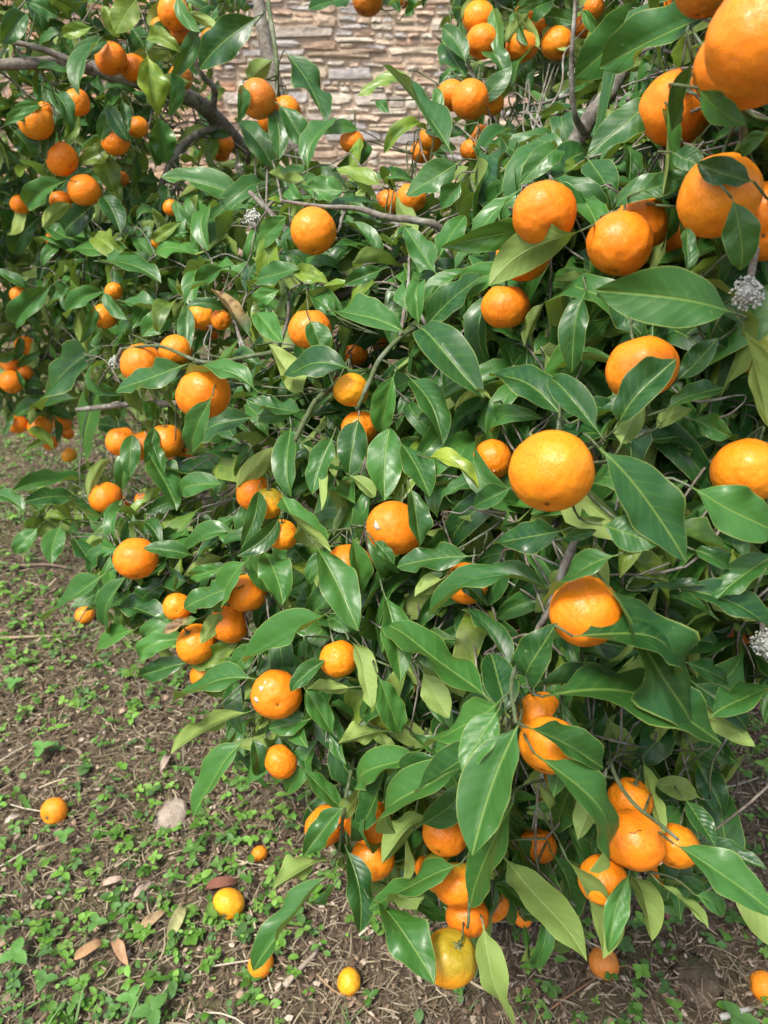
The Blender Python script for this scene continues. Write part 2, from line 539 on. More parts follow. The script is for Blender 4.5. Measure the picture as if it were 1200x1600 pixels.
FR = '''bough 271 20 25|bough 285 57 20 d|bough 174 92 24|bough 210 107 21|bough 282 122 19 d|bough 330 62 16 d|bough 249 42 13
shade 57 192 26|shade 120 160 20|shade 181 223 21|shade 215 199 17|shade 97 249 25|shade 131 298 24|shade 95 315 17|shade 32 320 15|shade 349 225 17|shade 190 280 12 d
shade 268 325 13|shade 250 378 13|shade 85 375 13|shade 70 172 13|three 403 155 30 d|three 447 175 23|three 425 187 22
mid 550 222 19|mid 605 318 21|mid 642 310 23|mid 672 218 19|mid 660 237 18|mid 345 240 14|core 735 235 16
wallf 574 1 24 d|wallf 632 0 12|wallf 753 65 26|wallf 748 28 25|wallf 705 150 24|wallf 735 157 30|wallf 768 162 19|wallf 750 213 17 d|wallf 815 72 25|wallf 870 68 24|wallf 818 22 14|wallf 845 40 15|wallf 912 42 17|wallf 928 12 16|wallf 985 271 10|wallf 962 243 12
huge 1195 62 88|huge 1163 103 74|huge 1100 -18 44 d|huge 1040 12 26|huge 1058 170 58|huge 1072 192 36|huge 1105 212 27|huge 1170 178 26
bunch 1125 307 62|bunch 1197 347 58|bunch 850 336 51|bunch 816 400 42|bunch 790 480 38|bunch 968 382 51|bunch 1000 352 42|bunch 972 336 26|bunch 1062 366 34
big 1200 545 46 gg|big 1003 577 55|big 1166 736 53|big 1192 690 22|big 862 737 67|big 912 730 32|big 770 718 31|core 764 668 14|core 733 690 20
mid 485 515 34|mid 577 490 14|core 553 552 22|core 602 540 20|core 549 610 28 y|core 562 668 28|core 525 600 14
left 222 570 33|left 275 549 26|left 318 616 42|left 162 495 20|left 315 495 24|left 345 500 16|left 178 455 14|left 330 520 12
grass 30 462 14|grass 40 543 17|grass 15 568 17|grass 18 597 18|grass 38 582 13|grass 28 663 15|grass 62 668 18|grass 98 662 14|grass 78 692 12|grass 108 711 12 y|grass 106 677 10|grass 54 630 10
left 190 690 25|left 228 696 26|left 260 690 27|left 282 716 18|left 272 746 17|left 165 778 25|left 178 792 23|left 222 780 11|left 213 873 33
core 397 770 28|core 420 787 25 gy|core 440 836 26|core 690 826 18|core 545 886 38|core 617 826 45|core 415 945 15|core 530 1030 31|core 728 912 33|core 697 997 25|core 640 1076 11
five 276 930 18|five 277 948 22|five 307 1006 32|five 357 976 32|five 386 926 33|five 406 946 17|five 324 1054 27
low 432 1085 39|low 438 1190 27|big 818 986 22|big 915 957 56|big 878 946 26|big 858 1164 46|big 845 1118 38|big 790 1112 26|low 865 1228 30|low 840 1322 30
low 508 1291 33|low 575 1284 38|low 582 1341 34|low 695 1302 36|low 672 1356 26|low 716 1382 38 g|low 730 1432 34|low 772 1414 24|low 703 1497 43 gy|low 866 1420 12|low 818 1435 14|low 690 1362 32 gg
right 990 1314 49|right 985 1250 34|right 1056 1322 35|right 1036 1362 22|right 942 1376 38|right 1120 1300 25|right 1050 1192 25|right 960 1186 20
edge 1165 1026 23|edge 1158 998 20|edge 1188 948 18|big 1015 892 14|core 960 772 16|core 1095 805 15'''
UNIQ = {(703, 1497): 'lowest mandarin, yellow with a green shoulder, hanging by itself over bare soil',
        (617, 826): 'orange mandarin with a white peeled scar partly under a hanging leaf',
        (432, 1085): 'single orange mandarin with white peeled patches at the crown edge',
        (990, 1314): 'biggest mandarin around the curved green stem, with a thin dark crack',
        (1200, 545): 'yellow-green unripe mandarin under the crusty lichen tuft',
        (490, 362): 'lone round orange mandarin in front of grey lichen covered twigs',
        (862, 737): 'biggest glossy mandarin sitting alone among broad dark leaves',
        (213, 873): 'lone bright mandarin at the end of the limb over the weeds',
        (1166, 736): 'large smooth mandarin alone above a broad dark leaf',
        (770, 718): 'medium mandarin touching the side of the biggest one',
        (915, 957): 'large mandarin crossed by a long ribbed leaf',
        (108, 711): 'small yellowish mandarin dangling lowest over the open grass',
        (690, 1362): 'green-topped mandarin squeezed between two orange ones',
        (1003, 577): 'large mandarin cupped by an upright leaf beneath the broadest leaf',
        (438, 1190): 'orange mandarin half covered, hanging alone below the scarred one',
        (735, 157): 'round bright mandarin in the middle of the trio before the stone wall'}
MORE = {(553, 552): 'mandarin behind the bluish leaf above the yellowish one', (602, 540): 'small mandarin under the fork of the arching green stem',
        (397, 770): 'orange mandarin touching the greenish yellow one', (690, 826): 'shaded mandarin deep in the leaves beside the scarred one',
        (764, 668): 'tiny mandarin peeking above the one that touches the biggest', (733, 690): 'small shaded mandarin under the thin pale leaf',
        (960, 772): 'sliver of mandarin beside the ribbed leaf next to the biggest mandarin', (1095, 805): 'small mandarin in shade under the large smooth lone one',
        (735, 235): 'small mandarin behind upright leaves near the wall-side trio', (120, 160): 'mandarin just under the bough behind a dark leaf',
        (181, 223): 'mandarin beside the one on its own stalk under the bough', (95, 315): 'half-hidden mandarin behind the lower one of the stacked pair',
        (865, 1228): 'mandarin below the leaf whorl beside a long dark leaf', (840, 1322): 'mandarin between two long dark leaves at the lowest twigs',
        (672, 1356): 'mandarin half behind the green-topped one', (730, 1432): 'mandarin directly above the lowest yellow one',
        (772, 1414): 'mandarin beside the one above the lowest yellow fruit', (605, 318): 'smaller of two mandarins behind the lichen twig',
        (642, 310): 'larger of two mandarins behind the lichen twig', (672, 218): 'upper of two mandarins under the long arching leaf',
        (660, 237): 'lower of two mandarins under the long arching leaf', (577, 490): 'sliver of mandarin above the broad bluish leaf',
        (315, 495): 'mandarin next to the brown withered leaf', (282, 716): 'half-hidden mandarin under the row of three on the limb',
        (178, 792): 'lower of two mandarins at the drooping dark leaves', (162, 495): 'shaded mandarin above the broad outer leaf of the limb',
        (271, 20): 'mandarin above the bough hiding a dusky one behind it', (285, 57): 'dusky mandarin tucked under a brighter one above the bough',
        (174, 92): 'larger mandarin of the pair hanging over the thick bough', (210, 107): 'smaller mandarin of the pair over the bough beside the yellow-green leaf',
        (282, 122): 'brownish mandarin hanging against the underside of the thick bough', (330, 62): 'small dull mandarin hanging before the reddish stones',
        (57, 192): 'mandarin under an arching leaf at the outer end below the bough', (97, 249): 'upper mandarin of the stacked pair below the bough',
        (131, 298): 'bright lower mandarin of the stacked pair below the bough', (215, 199): 'small mandarin on its own stalk beside a dark hanging leaf',
        (349, 225): 'little mandarin beyond the thin fork of the bough', (403, 155): 'largest, brownish mandarin of the three behind a speckled leaf',
        (447, 175): 'bright mandarin of the three touching the speckled leaf', (550, 222): 'small mandarin crossed by a leaf just below the stone wall',
        (574, 1): 'brownish mandarin hanging free before the middle of the stone wall', (632, 0): 'tiny mandarin hanging free before the stone wall',
        (753, 65): 'round mandarin right under a second one beside the wall', (748, 28): 'mandarin sitting directly on top of another beside the wall',
        (705, 150): 'darker outer mandarin of the trio before the stone wall', (768, 162): 'smaller inner mandarin of the trio before the stone wall',
        (815, 72): 'darker one of two mandarins side by side beyond the lichen twig', (870, 68): 'brighter one of two mandarins side by side beyond the lichen twig',
        (1195, 62): 'hugest mandarin of all, cut off by the crowd at the branch end', (1163, 103): 'huge mandarin pressed beneath the hugest one',
        (1100, -18): 'dull brownish mandarin above the long dark leaf', (1058, 170): 'big mandarin hidden behind folded hanging leaves by the grey branch',
        (1125, 307): 'big mandarin with a pointed dark leaf lying on it', (1197, 347): 'big mandarin behind an upright leaf beside the leaf-topped one',
        (850, 336): 'big round mandarin at the foot of the grey branch above a pale leaf', (816, 400): 'mandarin half covered by the pale underside of a broad leaf',
        (790, 480): 'mandarin hanging below the pale upturned leaf', (968, 382): 'front mandarin of the overlapping three below the grey branch',
        (1000, 352): 'middle mandarin behind the front one below the grey branch', (1062, 366): 'mandarin wedged between the overlapping three and the leaf-topped one',
        (485, 515): 'mandarin with a small bluish leaf hanging over its face', (549, 610): 'yellowish mandarin behind the arching green stem',
        (562, 668): 'mandarin just below the yellowish one at the green stem', (222, 570): 'bigger mandarin of the pair beside the white lichen on the limb',
        (275, 549): 'smaller round mandarin of the pair on the slim green limb', (318, 616): 'large mandarin wrapped by folded leaves under the slim limb',
        (228, 696): 'middle mandarin of the row of three under the long limb', (190, 690): 'outer shaded mandarin of the row of three under the limb',
        (260, 690): 'inner mandarin of the row of three under the limb', (165, 778): 'mandarin behind drooping dark leaves at the limb tip',
        (420, 787): 'greenish yellow mandarin touching an orange one in the crown', (440, 836): 'mandarin hanging below the greenish yellow one',
        (545, 886): 'mandarin split by a leaf edge next to the scarred one', (530, 1030): 'mandarin behind a narrow pale folded leaf',
        (728, 912): 'mandarin behind a curled pale leaf in the crown centre', (697, 997): 'mandarin below the wide pale leaf in the crown centre',
        (307, 1006): 'front mandarin of the low bunch above the littered soil', (357, 976): 'mandarin with a pale leaf across it in the low bunch',
        (386, 926): 'topmost large mandarin of the low bunch', (324, 1054): 'lowest mandarin of the low bunch above the littered soil',
        (508, 1291): 'mandarin behind a broad hanging leaf at the lowest twigs', (575, 1284): 'speckled upper one of two stacked mandarins over the soil',
        (582, 1341): 'lower one of two stacked mandarins over the soil', (716, 1382): 'green-flushed mandarin crossed by a pale curved leaf',
        (695, 1302): 'mandarin at the top of the lowest cluster beside the largest dark leaf', (858, 1164): 'large mandarin under the dark leaf at the leaf whorl',
        (845, 1118): 'mandarin right above another at the heart of the leaf whorl', (942, 1376): 'mandarin hanging below the flattened biggest one of its bunch',
        (1056, 1322): 'mandarin behind the curved green stem', (985, 1250): 'mandarin above the flattened one, crossed by the green stem',
        (1120, 1300): 'outermost mandarin of the bunch, over the open soil', (40, 543): 'uppermost small mandarin of the trio low over the grass',
        (15, 568): 'outer small mandarin of the trio low over the grass', (818, 986): 'small mandarin beside the thick stem next to the large ribbed-leaf one'}
FR = [q.split() for q in FR.replace('\n', '|').split('|')]
FR.append(['mid', '490', '362', '36'])
fruits = []
for q in FR:
    x, y, r = map(float, q[1:4])
    fl = q[4] if len(q) > 4 else ''
    d = float(depth(x, y))
    rr = r * d / FPX
    lo, hi = (.021, .034)
    if q[0] == 'huge': lo, hi = .022, .036
    rr2 = min(max(rr, lo), hi) if r > 16 else min(max(rr, .016), .032)
    d = rr2 * FPX / r if abs(rr2 - rr) > 1e-6 else d
    d = min(d, float(depth(x, y)) + .5)
    fruits.append(dict(x=x, y=y, r=r, R=r * d / FPX, d=d, c=at(x, y, d), cl=q[0], fl=fl))
# small hidden fruit sit behind the big ones they are squeezed against
for i, a in enumerate(fruits):
    for b in fruits:
        if b is a: continue
        v = a['c'] - b['c']
        gap = np.linalg.norm(v)
        need = (a['R'] + b['R']) * 1.0
        if gap < need and a['r'] <= b['r']:
            for _ in range(60):
                a['d'] += .004
                a['c'] = at(a['x'], a['y'], a['d']); a['R'] = a['r'] * a['d'] / FPX
                if np.linalg.norm(a['c'] - b['c']) >= (a['R'] + b['R']) * 1.0: break


def fruit_mesh(seed):
    r = np.random.default_rng(seed)
    nu, nv = 28, 18
    ph = r.uniform(0, 6.28, 6)
    V = []
    for j in range(nv + 1):
        th = math.pi * j / nv
        for i in range(nu):
            la = 2 * math.pi * i / nu
            rad = 1 + .022 * math.sin(3 * la + ph[0]) * math.sin(th) + .018 * math.sin(2 * la + ph[1]) + .012 * math.sin(5 * la + ph[2]) * math.sin(2 * th + ph[3])
            rad += .012 * math.sin(9 * la + ph[4]) * math.sin(th) ** 2 * (math.cos(th) > 0)
            s, c = math.sin(th), math.cos(th)
            z = .86 * c
            z -= .13 * math.exp(-(th / .26) ** 2) - .05 * math.exp(-((th - .55) / .25) ** 2)
            z += .10 * math.exp(-((math.pi - th) / .20) ** 2)
            V.append((rad * s * math.cos(la), rad * s * math.sin(la), z * (1 + .02 * math.sin(la + ph[5]))))
    I = np.arange((nv + 1) * nu).reshape(nv + 1, nu)
    Q = np.stack([I[:-1], I[1:], np.roll(I[1:], -1, 1), np.roll(I[:-1], -1, 1)], -1).reshape(-1, 4)
    me = mesh_np('mandarin', V, Q)
    me.materials.append(M_FRUIT)
    return me


def calyx_mesh():
    a = Acc()
    V = [(0, 0, .02)]
    for i in range(20):
        rr = (.23, .13, .09, .13)[i % 4]
        la = 2 * math.pi * i / 20
        V.append((rr * math.cos(la), rr * math.sin(la), -.018 + .05 * rr))
    for i in range(20):
        x, y, z = V[1 + i]
        V.append((x * .98, y * .98, z - .05))
    T = [(0, 1 + i, 1 + (i + 1) % 20) for i in range(20)]
    Q = [(1 + i, 21 + i, 21 + (i + 1) % 20, 1 + (i + 1) % 20) for i in range(20)]
    a.add(V, Q, T)
    me = a.mesh('calyx'); me.materials.append(M_CALYX)
    return me


FM = [fruit_mesh(s) for s in range(6)]
CALYX = calyx_mesh()


# ------------------------------------------------------------------ tubes
def smooth_path(P, R, sub=5):
    P, R = np.asarray(P, float), np.asarray(R, float)
    if len(P) < 3:
        t = np.linspace(0, 1, 4)[:, None]
        return P[0] * (1 - t) + P[-1] * t, np.interp(t[:, 0], [0, 1], [R[0], R[-1]])
    E = np.concatenate([[2 * P[0] - P[1]], P, [2 * P[-1] - P[-2]]])
    o, ro = [], []
    for i in range(len(P) - 1):
        p0, p1, p2, p3 = E[i:i + 4]
        for k in range(sub):
            t = k / sub
            o.append(.5 * (2 * p1 + (p2 - p0) * t + (2 * p0 - 5 * p1 + 4 * p2 - p3) * t * t + (3 * p1 - p0 - 3 * p2 + p3) * t ** 3))
            ro.append(R[i] * (1 - t) + R[i + 1] * t)
    o.append(P[-1]); ro.append(R[-1])
    return np.array(o), np.array(ro)


def sink(P, i0, i1, e=.03):
    """moves path points that would cross in front of the crown back among the leaves"""
    P = P.copy()
    x, y, d = proj(P)
    lim = depth(np.clip(x, -60, 1260), np.clip(y, -60, 1660)) + e
    for i in range(i0, i1):
        if d[i] < lim[i] and d[i] > .05:
            P[i] = C0 + (P[i] - C0) * min(1.6, lim[i] / d[i])
    return P


def tube(acc, P, R, sides=6, jit=0.0, A=None):
    P, R = np.asarray(P, float), np.asarray(R, float)
    n = len(P)
    T = np.gradient(P, axis=0)
    T /= np.linalg.norm(T, axis=1)[:, None] + 1e-12
    ref = np.array([.31, .83, .46])
    S = np.cross(T, ref); S /= np.linalg.norm(S, axis=1)[:, None] + 1e-12
    U = np.cross(S, T)
    an = np.linspace(0, 2 * math.pi, sides, endpoint=False)
    rr = R[:, None] * (1 + (RNG.normal(0, jit, (n, sides)) if jit else 0))
    V = P[:, None] + rr[..., None] * (S[:, None] * np.cos(an)[None, :, None] + U[:, None] * np.sin(an)[None, :, None])
    V = np.concatenate([V.reshape(-1, 3), P[:1], P[-1:]])
    I = np.arange(n * sides).reshape(n, sides)
    Q = np.stack([I[:-1], np.roll(I[:-1], -1, 1), np.roll(I[1:], -1, 1), I[1:]], -1).reshape(-1, 4)
    k = np.arange(sides); k2 = (k + 1) % sides
    Tt = np.concatenate([np.stack([np.full(sides, n * sides), k2, k], -1),
                         np.stack([np.full(sides, n * sides + 1), I[-1][k], I[-1][k2]], -1)])
    acc.add(V, Q, Tt, A=A)


# ------------------------------------------------------------------ the three trees
TREES = {
    'M': dict(base=(.22, 1.42, 0), label='big mandarin tree with drooping glossy leaves, heavy with orange fruit', ctr=(.30, 1.35, .95)),
    'L': dict(base=(-.36, 2.35, 0), label='crooked mandarin tree with a thick bare bough and dull fruit', ctr=(-.75, 2.2, 1.2)),
    'R': dict(base=(.95, 3.05, 0), label='bluish green mandarin tree standing against the stone wall', ctr=(.65, 2.6, 1.5)),
}
for k, t in TREES.items():
    t['root'] = tag(empty('mandarin_tree', t['base']), t['label'], 'tree', 'mandarin trees')
    t['nodes'] = []
    t['twig'], t['gtwig'], t['fill'] = Acc(), Acc(), []
    t['leafobj'] = []


def limb(tr, pts, name='branch', px=True, mat=None, sides=9, jit=.07):
    """pts: (x, y, depth, thickness in px) or world points with radius in metres"""
    P, R = [], []
    for p in pts:
        if len(p) == 4 and px and p[3] >= 1.0:
            P.append(at(p[0], p[1], p[2])); R.append(p[3] / 2 * p[2] / FPX)
        else:
            P.append(np.array(p[:3], float)); R.append(p[3])
    P, R = smooth_path(P, R, 6)
    a = Acc(); tube(a, P, R, sides, jit)
    o = link(name, a.mesh(name), tr['root'], mat or M_BARK)
    tr['nodes'] += [(q, r) for q, r in zip(P, R)]
    return o


M, L, R_ = TREES['M'], TREES['L'], TREES['R']
bm = M['base']
limb(M, [(bm[0], bm[1], -.05, .060), (bm[0] - .01, bm[1] - .01, .12, .047), (bm[0], bm[1] - .03, .32, .040), (bm[0] - .01, bm[1] - .02, .52, .036)], 'trunk', sides=14, jit=.05)
top = (bm[0] - .01, bm[1] - .02, .48, .030)
limb(M, [top, (745, 590, 1.2, 26), (742, 500, 1.15, 25), (800, 400, 1.1, 26), (868, 290, 1.0, 27), (890, 240, .98, 27), (925, 180, .96, 26), (965, 125, .94, 24), (1010, 20, .92, 20), (1050, -90, .95, 16)])
limb(M, [top, (600, 720, 1.3, 18), (430, 660, 1.36, 15), (260, 630, 1.46, 11), (120, 640, 1.6, 7)])
limb(M, [top, (540, 880, 1.3, 16), (400, 900, 1.32, 12), (270, 905, 1.36, 8)])
limb(M, [top, (740, 1000, 1.2, 18), (740, 1180, 1.08, 13), (700, 1320, 1.0, 9)])
limb(M, [top, (830, 820, 1.1, 18), (905, 790, .84, 16), (905, 825, .70, 14), (880, 890, .67, 13), (862, 950, .68, 12), (838, 990, .70, 9), (825, 1060, .70, 8)])
limb(M, [top, (960, 640, 1.1, 22), (1080, 480, .92, 18), (1180, 320, .78, 16), (1250, 150, .70, 12)])
limb(M, [top, (900, 980, 1.1, 17), (990, 1120, .98, 13), (1080, 1230, .90, 9)])
limb(M, [top, (660, 560, 1.25, 17), (560, 470, 1.25, 13), (470, 380, 1.28, 10), (390, 300, 1.32, 7)])
limb(M, [(800, 400, 1.1, 15), (770, 384, 1.09, 14), (715, 412, 1.09, 13), (640, 405, 1.1, 13), (600, 430, 1.1, 13), (520, 466, 1.13, 11), (470, 470, 1.15, 7)])
limb(M, [(742, 470, 1.14, 12), (740, 420, 1.09, 12), (690, 358, 1.03, 11), (650, 345, 1.02, 12), (600, 338, 1.02, 10), (560, 326, 1.02, 9), (500, 322, 1.02, 6), (440, 314, 1.03, 5)])
limb(M, [(918, 214, .97, 12), (898, 178, .93, 10), (893, 115, .90, 8), (895, 60, .88, 7), (899, 0, .87, 6), (900, -60, .86, 5)])
limb(M, [(720, 540, 1.1, 8), (657, 512, .93, 7), (600, 553, .90, 8), (577, 597, .89, 8), (558, 640, .90, 6)], mat=M_TWIG, jit=.03)
limb(M, [(560, 590, 1.1, 8), (505, 615, .94, 9), (480, 650, .93, 9), (460, 690, .93, 8)], mat=M_TWIG, jit=.03)
limb(M, [(560, 560, 1.2, 8), (470, 546, 1.08, 7), (400, 555, 1.09, 7), (320, 566, 1.13, 6), (250, 541, 1.17, 5), (190, 545, 1.2, 4)], mat=M_TWIG, jit=.03)
limb(M, [(945, 1130, .9, 7), (957, 1200, .72, 6), (987, 1252, .665, 6), (1030, 1287, .66, 6), (1060, 1312, .66, 5)], mat=M_TWIG, jit=.03)
limb(M, [(745, 1330, .98, 6), (735, 1380, .86, 6), (733, 1420, .82, 5), (731, 1450, .82, 5)], mat=M_TWIG, jit=.03)
limb(M, [(830, 1000, .7, 7), (800, 1060, .62, 7), (806, 1130, .58, 6)], mat=M_TWIG, jit=.03)
limb(M, [(560, 1150, 1.05, 8), (548, 1210, .97, 6), (538, 1262, .92, 5), (530, 1330, .92, 5)], mat=M_TWIG, jit=.03)
bl = L['base']
limb(L, [(bl[0], bl[1], -.05, .062), (bl[0] - .02, bl[1], .3, .048), (470, 560, 2.5, 38), (468, 420, 2.35, 30)], 'trunk', sides=12, jit=.05)
limb(L, [(468, 420, 2.35, 29), (478, 290, 2.2, 24), (455, 215, 2.2, 23), (425, 110, 2.2, 22), (405, 10, 2.2, 20), (398, -120, 2.2, 17)])
limb(L, [(466, 440, 2.36, 24), (420, 290, 2.05, 25), (340, 190, 1.75, 26), (318, 166, 1.68, 25), (270, 142, 1.6, 24), (190, 121, 1.56, 22), (110, 101, 1.53, 20), (0, 101, 1.5, 17), (-140, 112, 1.5, 13)])
limb(L, [(150, 110, 1.54, 10), (90, 86, 1.5, 11), (40, 70, 1.48, 9), (-60, 50, 1.48, 7)])
limb(L, [(345, 196, 1.75, 12), (300, 215, 1.7, 11), (268, 252, 1.68, 10), (246, 312, 1.7, 9), (238, 375, 1.75, 8), (225, 440, 1.8, 6)])
limb(L, [(290, 300, 1.9, 10), (265, 340, 1.85, 9), (238, 375, 1.8, 8)])
limb(L, [(330, 178, 1.7, 11), (335, 140, 1.66, 10), (312, 112, 1.62, 9), (300, 70, 1.6, 7), (290, 0, 1.6, 6)])
limb(L, [(472, 540, 2.48, 20), (300, 570, 2.3, 15), (150, 560, 2.25, 12), (50, 560, 2.3, 8), (20, 600, 2.45, 6)])
limb(L, [(60, 560, 2.3, 7), (60, 620, 2.45, 6), (90, 660, 2.6, 5)])
limb(L, [(398, -120, 2.2, 9), (412, -60, 1.8, 8), (420, 10, 1.42, 7), (432, 90, 1.34, 7), (434, 140, 1.36, 6), (446, 190, 1.40, 5)], mat=M_TWIG, jit=.03)
br = R_['base']
limb(R_, [(br[0], br[1], -.05, .062), (br[0], br[1] - .03, .4, .047), (950, 520, 3.1, 32), (915, 380, 2.9, 28)], 'trunk', sides=12, jit=.05)
limb(R_, [(915, 390, 2.9, 22), (880, 250, 2.4, 18), (850, 110, 1.9, 14), (790, 20, 1.6, 10), (740, -40, 1.5, 8), (640, -60, 1.55, 6), (570, -40, 1.55, 4)])
limb(R_, [(890, 300, 2.6, 16), (800, 230, 1.9, 13), (760, 160, 1.5, 10), (725, 90, 1.42, 7)])
limb(R_, [(910, 370, 2.9, 18), (1050, 260, 2.4, 15), (1180, 150, 2.2, 12), (1300, 60, 2.2, 8)])

limb(R_, [(880, 250, 2.4, 14), (960, 120, 2.3, 11), (1000, 0, 2.2, 9), (1020, -120, 2.2, 6)])
limb(R_, [(850, 110, 1.9, 11), (820, 40, 2.0, 9), (800, -80, 2.1, 7)])
limb(R_, [(1050, 260, 2.4, 12), (1100, 330, 2.0, 10), (1180, 350, 1.8, 7)])

# ------------------------------------------------------------------ leaves
def leaf_geo(B, T, nrm, W, curl=.5, fold=.25, twist=0., wav=.1, bend=0., nu=11, nv=3, seed=0):
    """one blade from its stalk foot B to its tip T; the upper side looks along nrm"""
    B, T = np.asarray(B, float), np.asarray(T, float)
    Lc = np.linalg.norm(T - B)
    ax = (T - B) / (Lc + 1e-9)
    n = unit(nrm - ax * np.dot(nrm, ax))
    sd = np.cross(n, ax)
    t = np.linspace(0, 1, nu + 1)
    th = curl * (.45 - t) * 1.25 + .25 * curl * np.sin(6 * t + seed)
    dx, dy = np.cos(th), np.sin(th)
    px_ = np.concatenate([[0], np.cumsum((dx[1:] + dx[:-1]) / 2)]); py_ = np.concatenate([[0], np.cumsum((dy[1:] + dy[:-1]) / 2)])
    ca = math.atan2(py_[-1], px_[-1]); sc = math.hypot(px_[-1], py_[-1])
    X = (px_ * math.cos(ca) + py_ * math.sin(ca)) / sc * Lc
    Y = (-px_ * math.sin(ca) + py_ * math.cos(ca)) / sc * Lc
    c = B + X[:, None] * ax + Y[:, None] * n + (bend * Lc * np.sin(math.pi * t))[:, None] * sd
    tg = np.gradient(c, axis=0); tg /= np.linalg.norm(tg, axis=1)[:, None] + 1e-12
    nn = n - tg * (tg @ n)[:, None]; nn /= np.linalg.norm(nn, axis=1)[:, None] + 1e-12
    ss = np.cross(nn, tg)
    tw = twist * (t - .35)
    s2 = ss * np.cos(tw)[:, None] + nn * np.sin(tw)[:, None]
    n2 = nn * np.cos(tw)[:, None] - ss * np.sin(tw)[:, None]
    st = .09
    u = np.clip((t - st) / (1 - st), 0, 1)
    w = (u ** .68) * ((1 - u) ** .86) / .4245
    w = np.clip(w, 0, None) * .5 * W
    w = np.where(t <= st + 1e-6, np.maximum(.018 * W, .0006), np.maximum(w, .0004))
    s = np.linspace(-1, 1, 2 * nv + 1)
    wv = wav * ((np.sin(9 * t + seed) + .45 * np.sin(21 * t + 3 * seed))[:, None] * np.abs(s) ** 2 * np.where(s > 0, 1, np.cos(seed))[None, :])
    hgt = w[:, None] * (fold * np.abs(s)[None, :] * (1.25 - .5 * np.abs(s))[None, :] + wv)
    cs = math.cos(math.atan(fold))
    V = c[:, None] + (w[:, None] * s[None, :] * cs)[..., None] * s2[:, None] + hgt[..., None] * n2[:, None]
    lf = np.stack([w[:, None] * s[None, :] / (.5 * W), np.broadcast_to(t[:, None], (nu + 1, len(s))), np.broadcast_to(s[None], (nu + 1, len(s)))], -1)
    return V.reshape(-1, 3), lf.reshape(-1, 3)


_QC = {}


def leaf_quads(nu, nv):
    if (nu, nv) not in _QC:
        I = np.arange((nu + 1) * (2 * nv + 1)).reshape(nu + 1, -1)
        _QC[(nu, nv)] = np.stack([I[:-1, :-1], I[1:, :-1], I[1:, 1:], I[:-1, 1:]], -1).reshape(-1, 4)
    return _QC[(nu, nv)]


def put_leaf(tr, B, T, nrm, W, tint, nu, nv, **kw):
    V, lf = leaf_geo(B, T, nrm, W, nu=nu, nv=nv, **kw)
    x, y, d = proj((np.asarray(B) + np.asarray(T)) / 2)
    tr['leafobj'].append((V, lf, tint, nu, nv, np.asarray(B, float), float(d[0]), (float(x[0]), float(y[0]))))


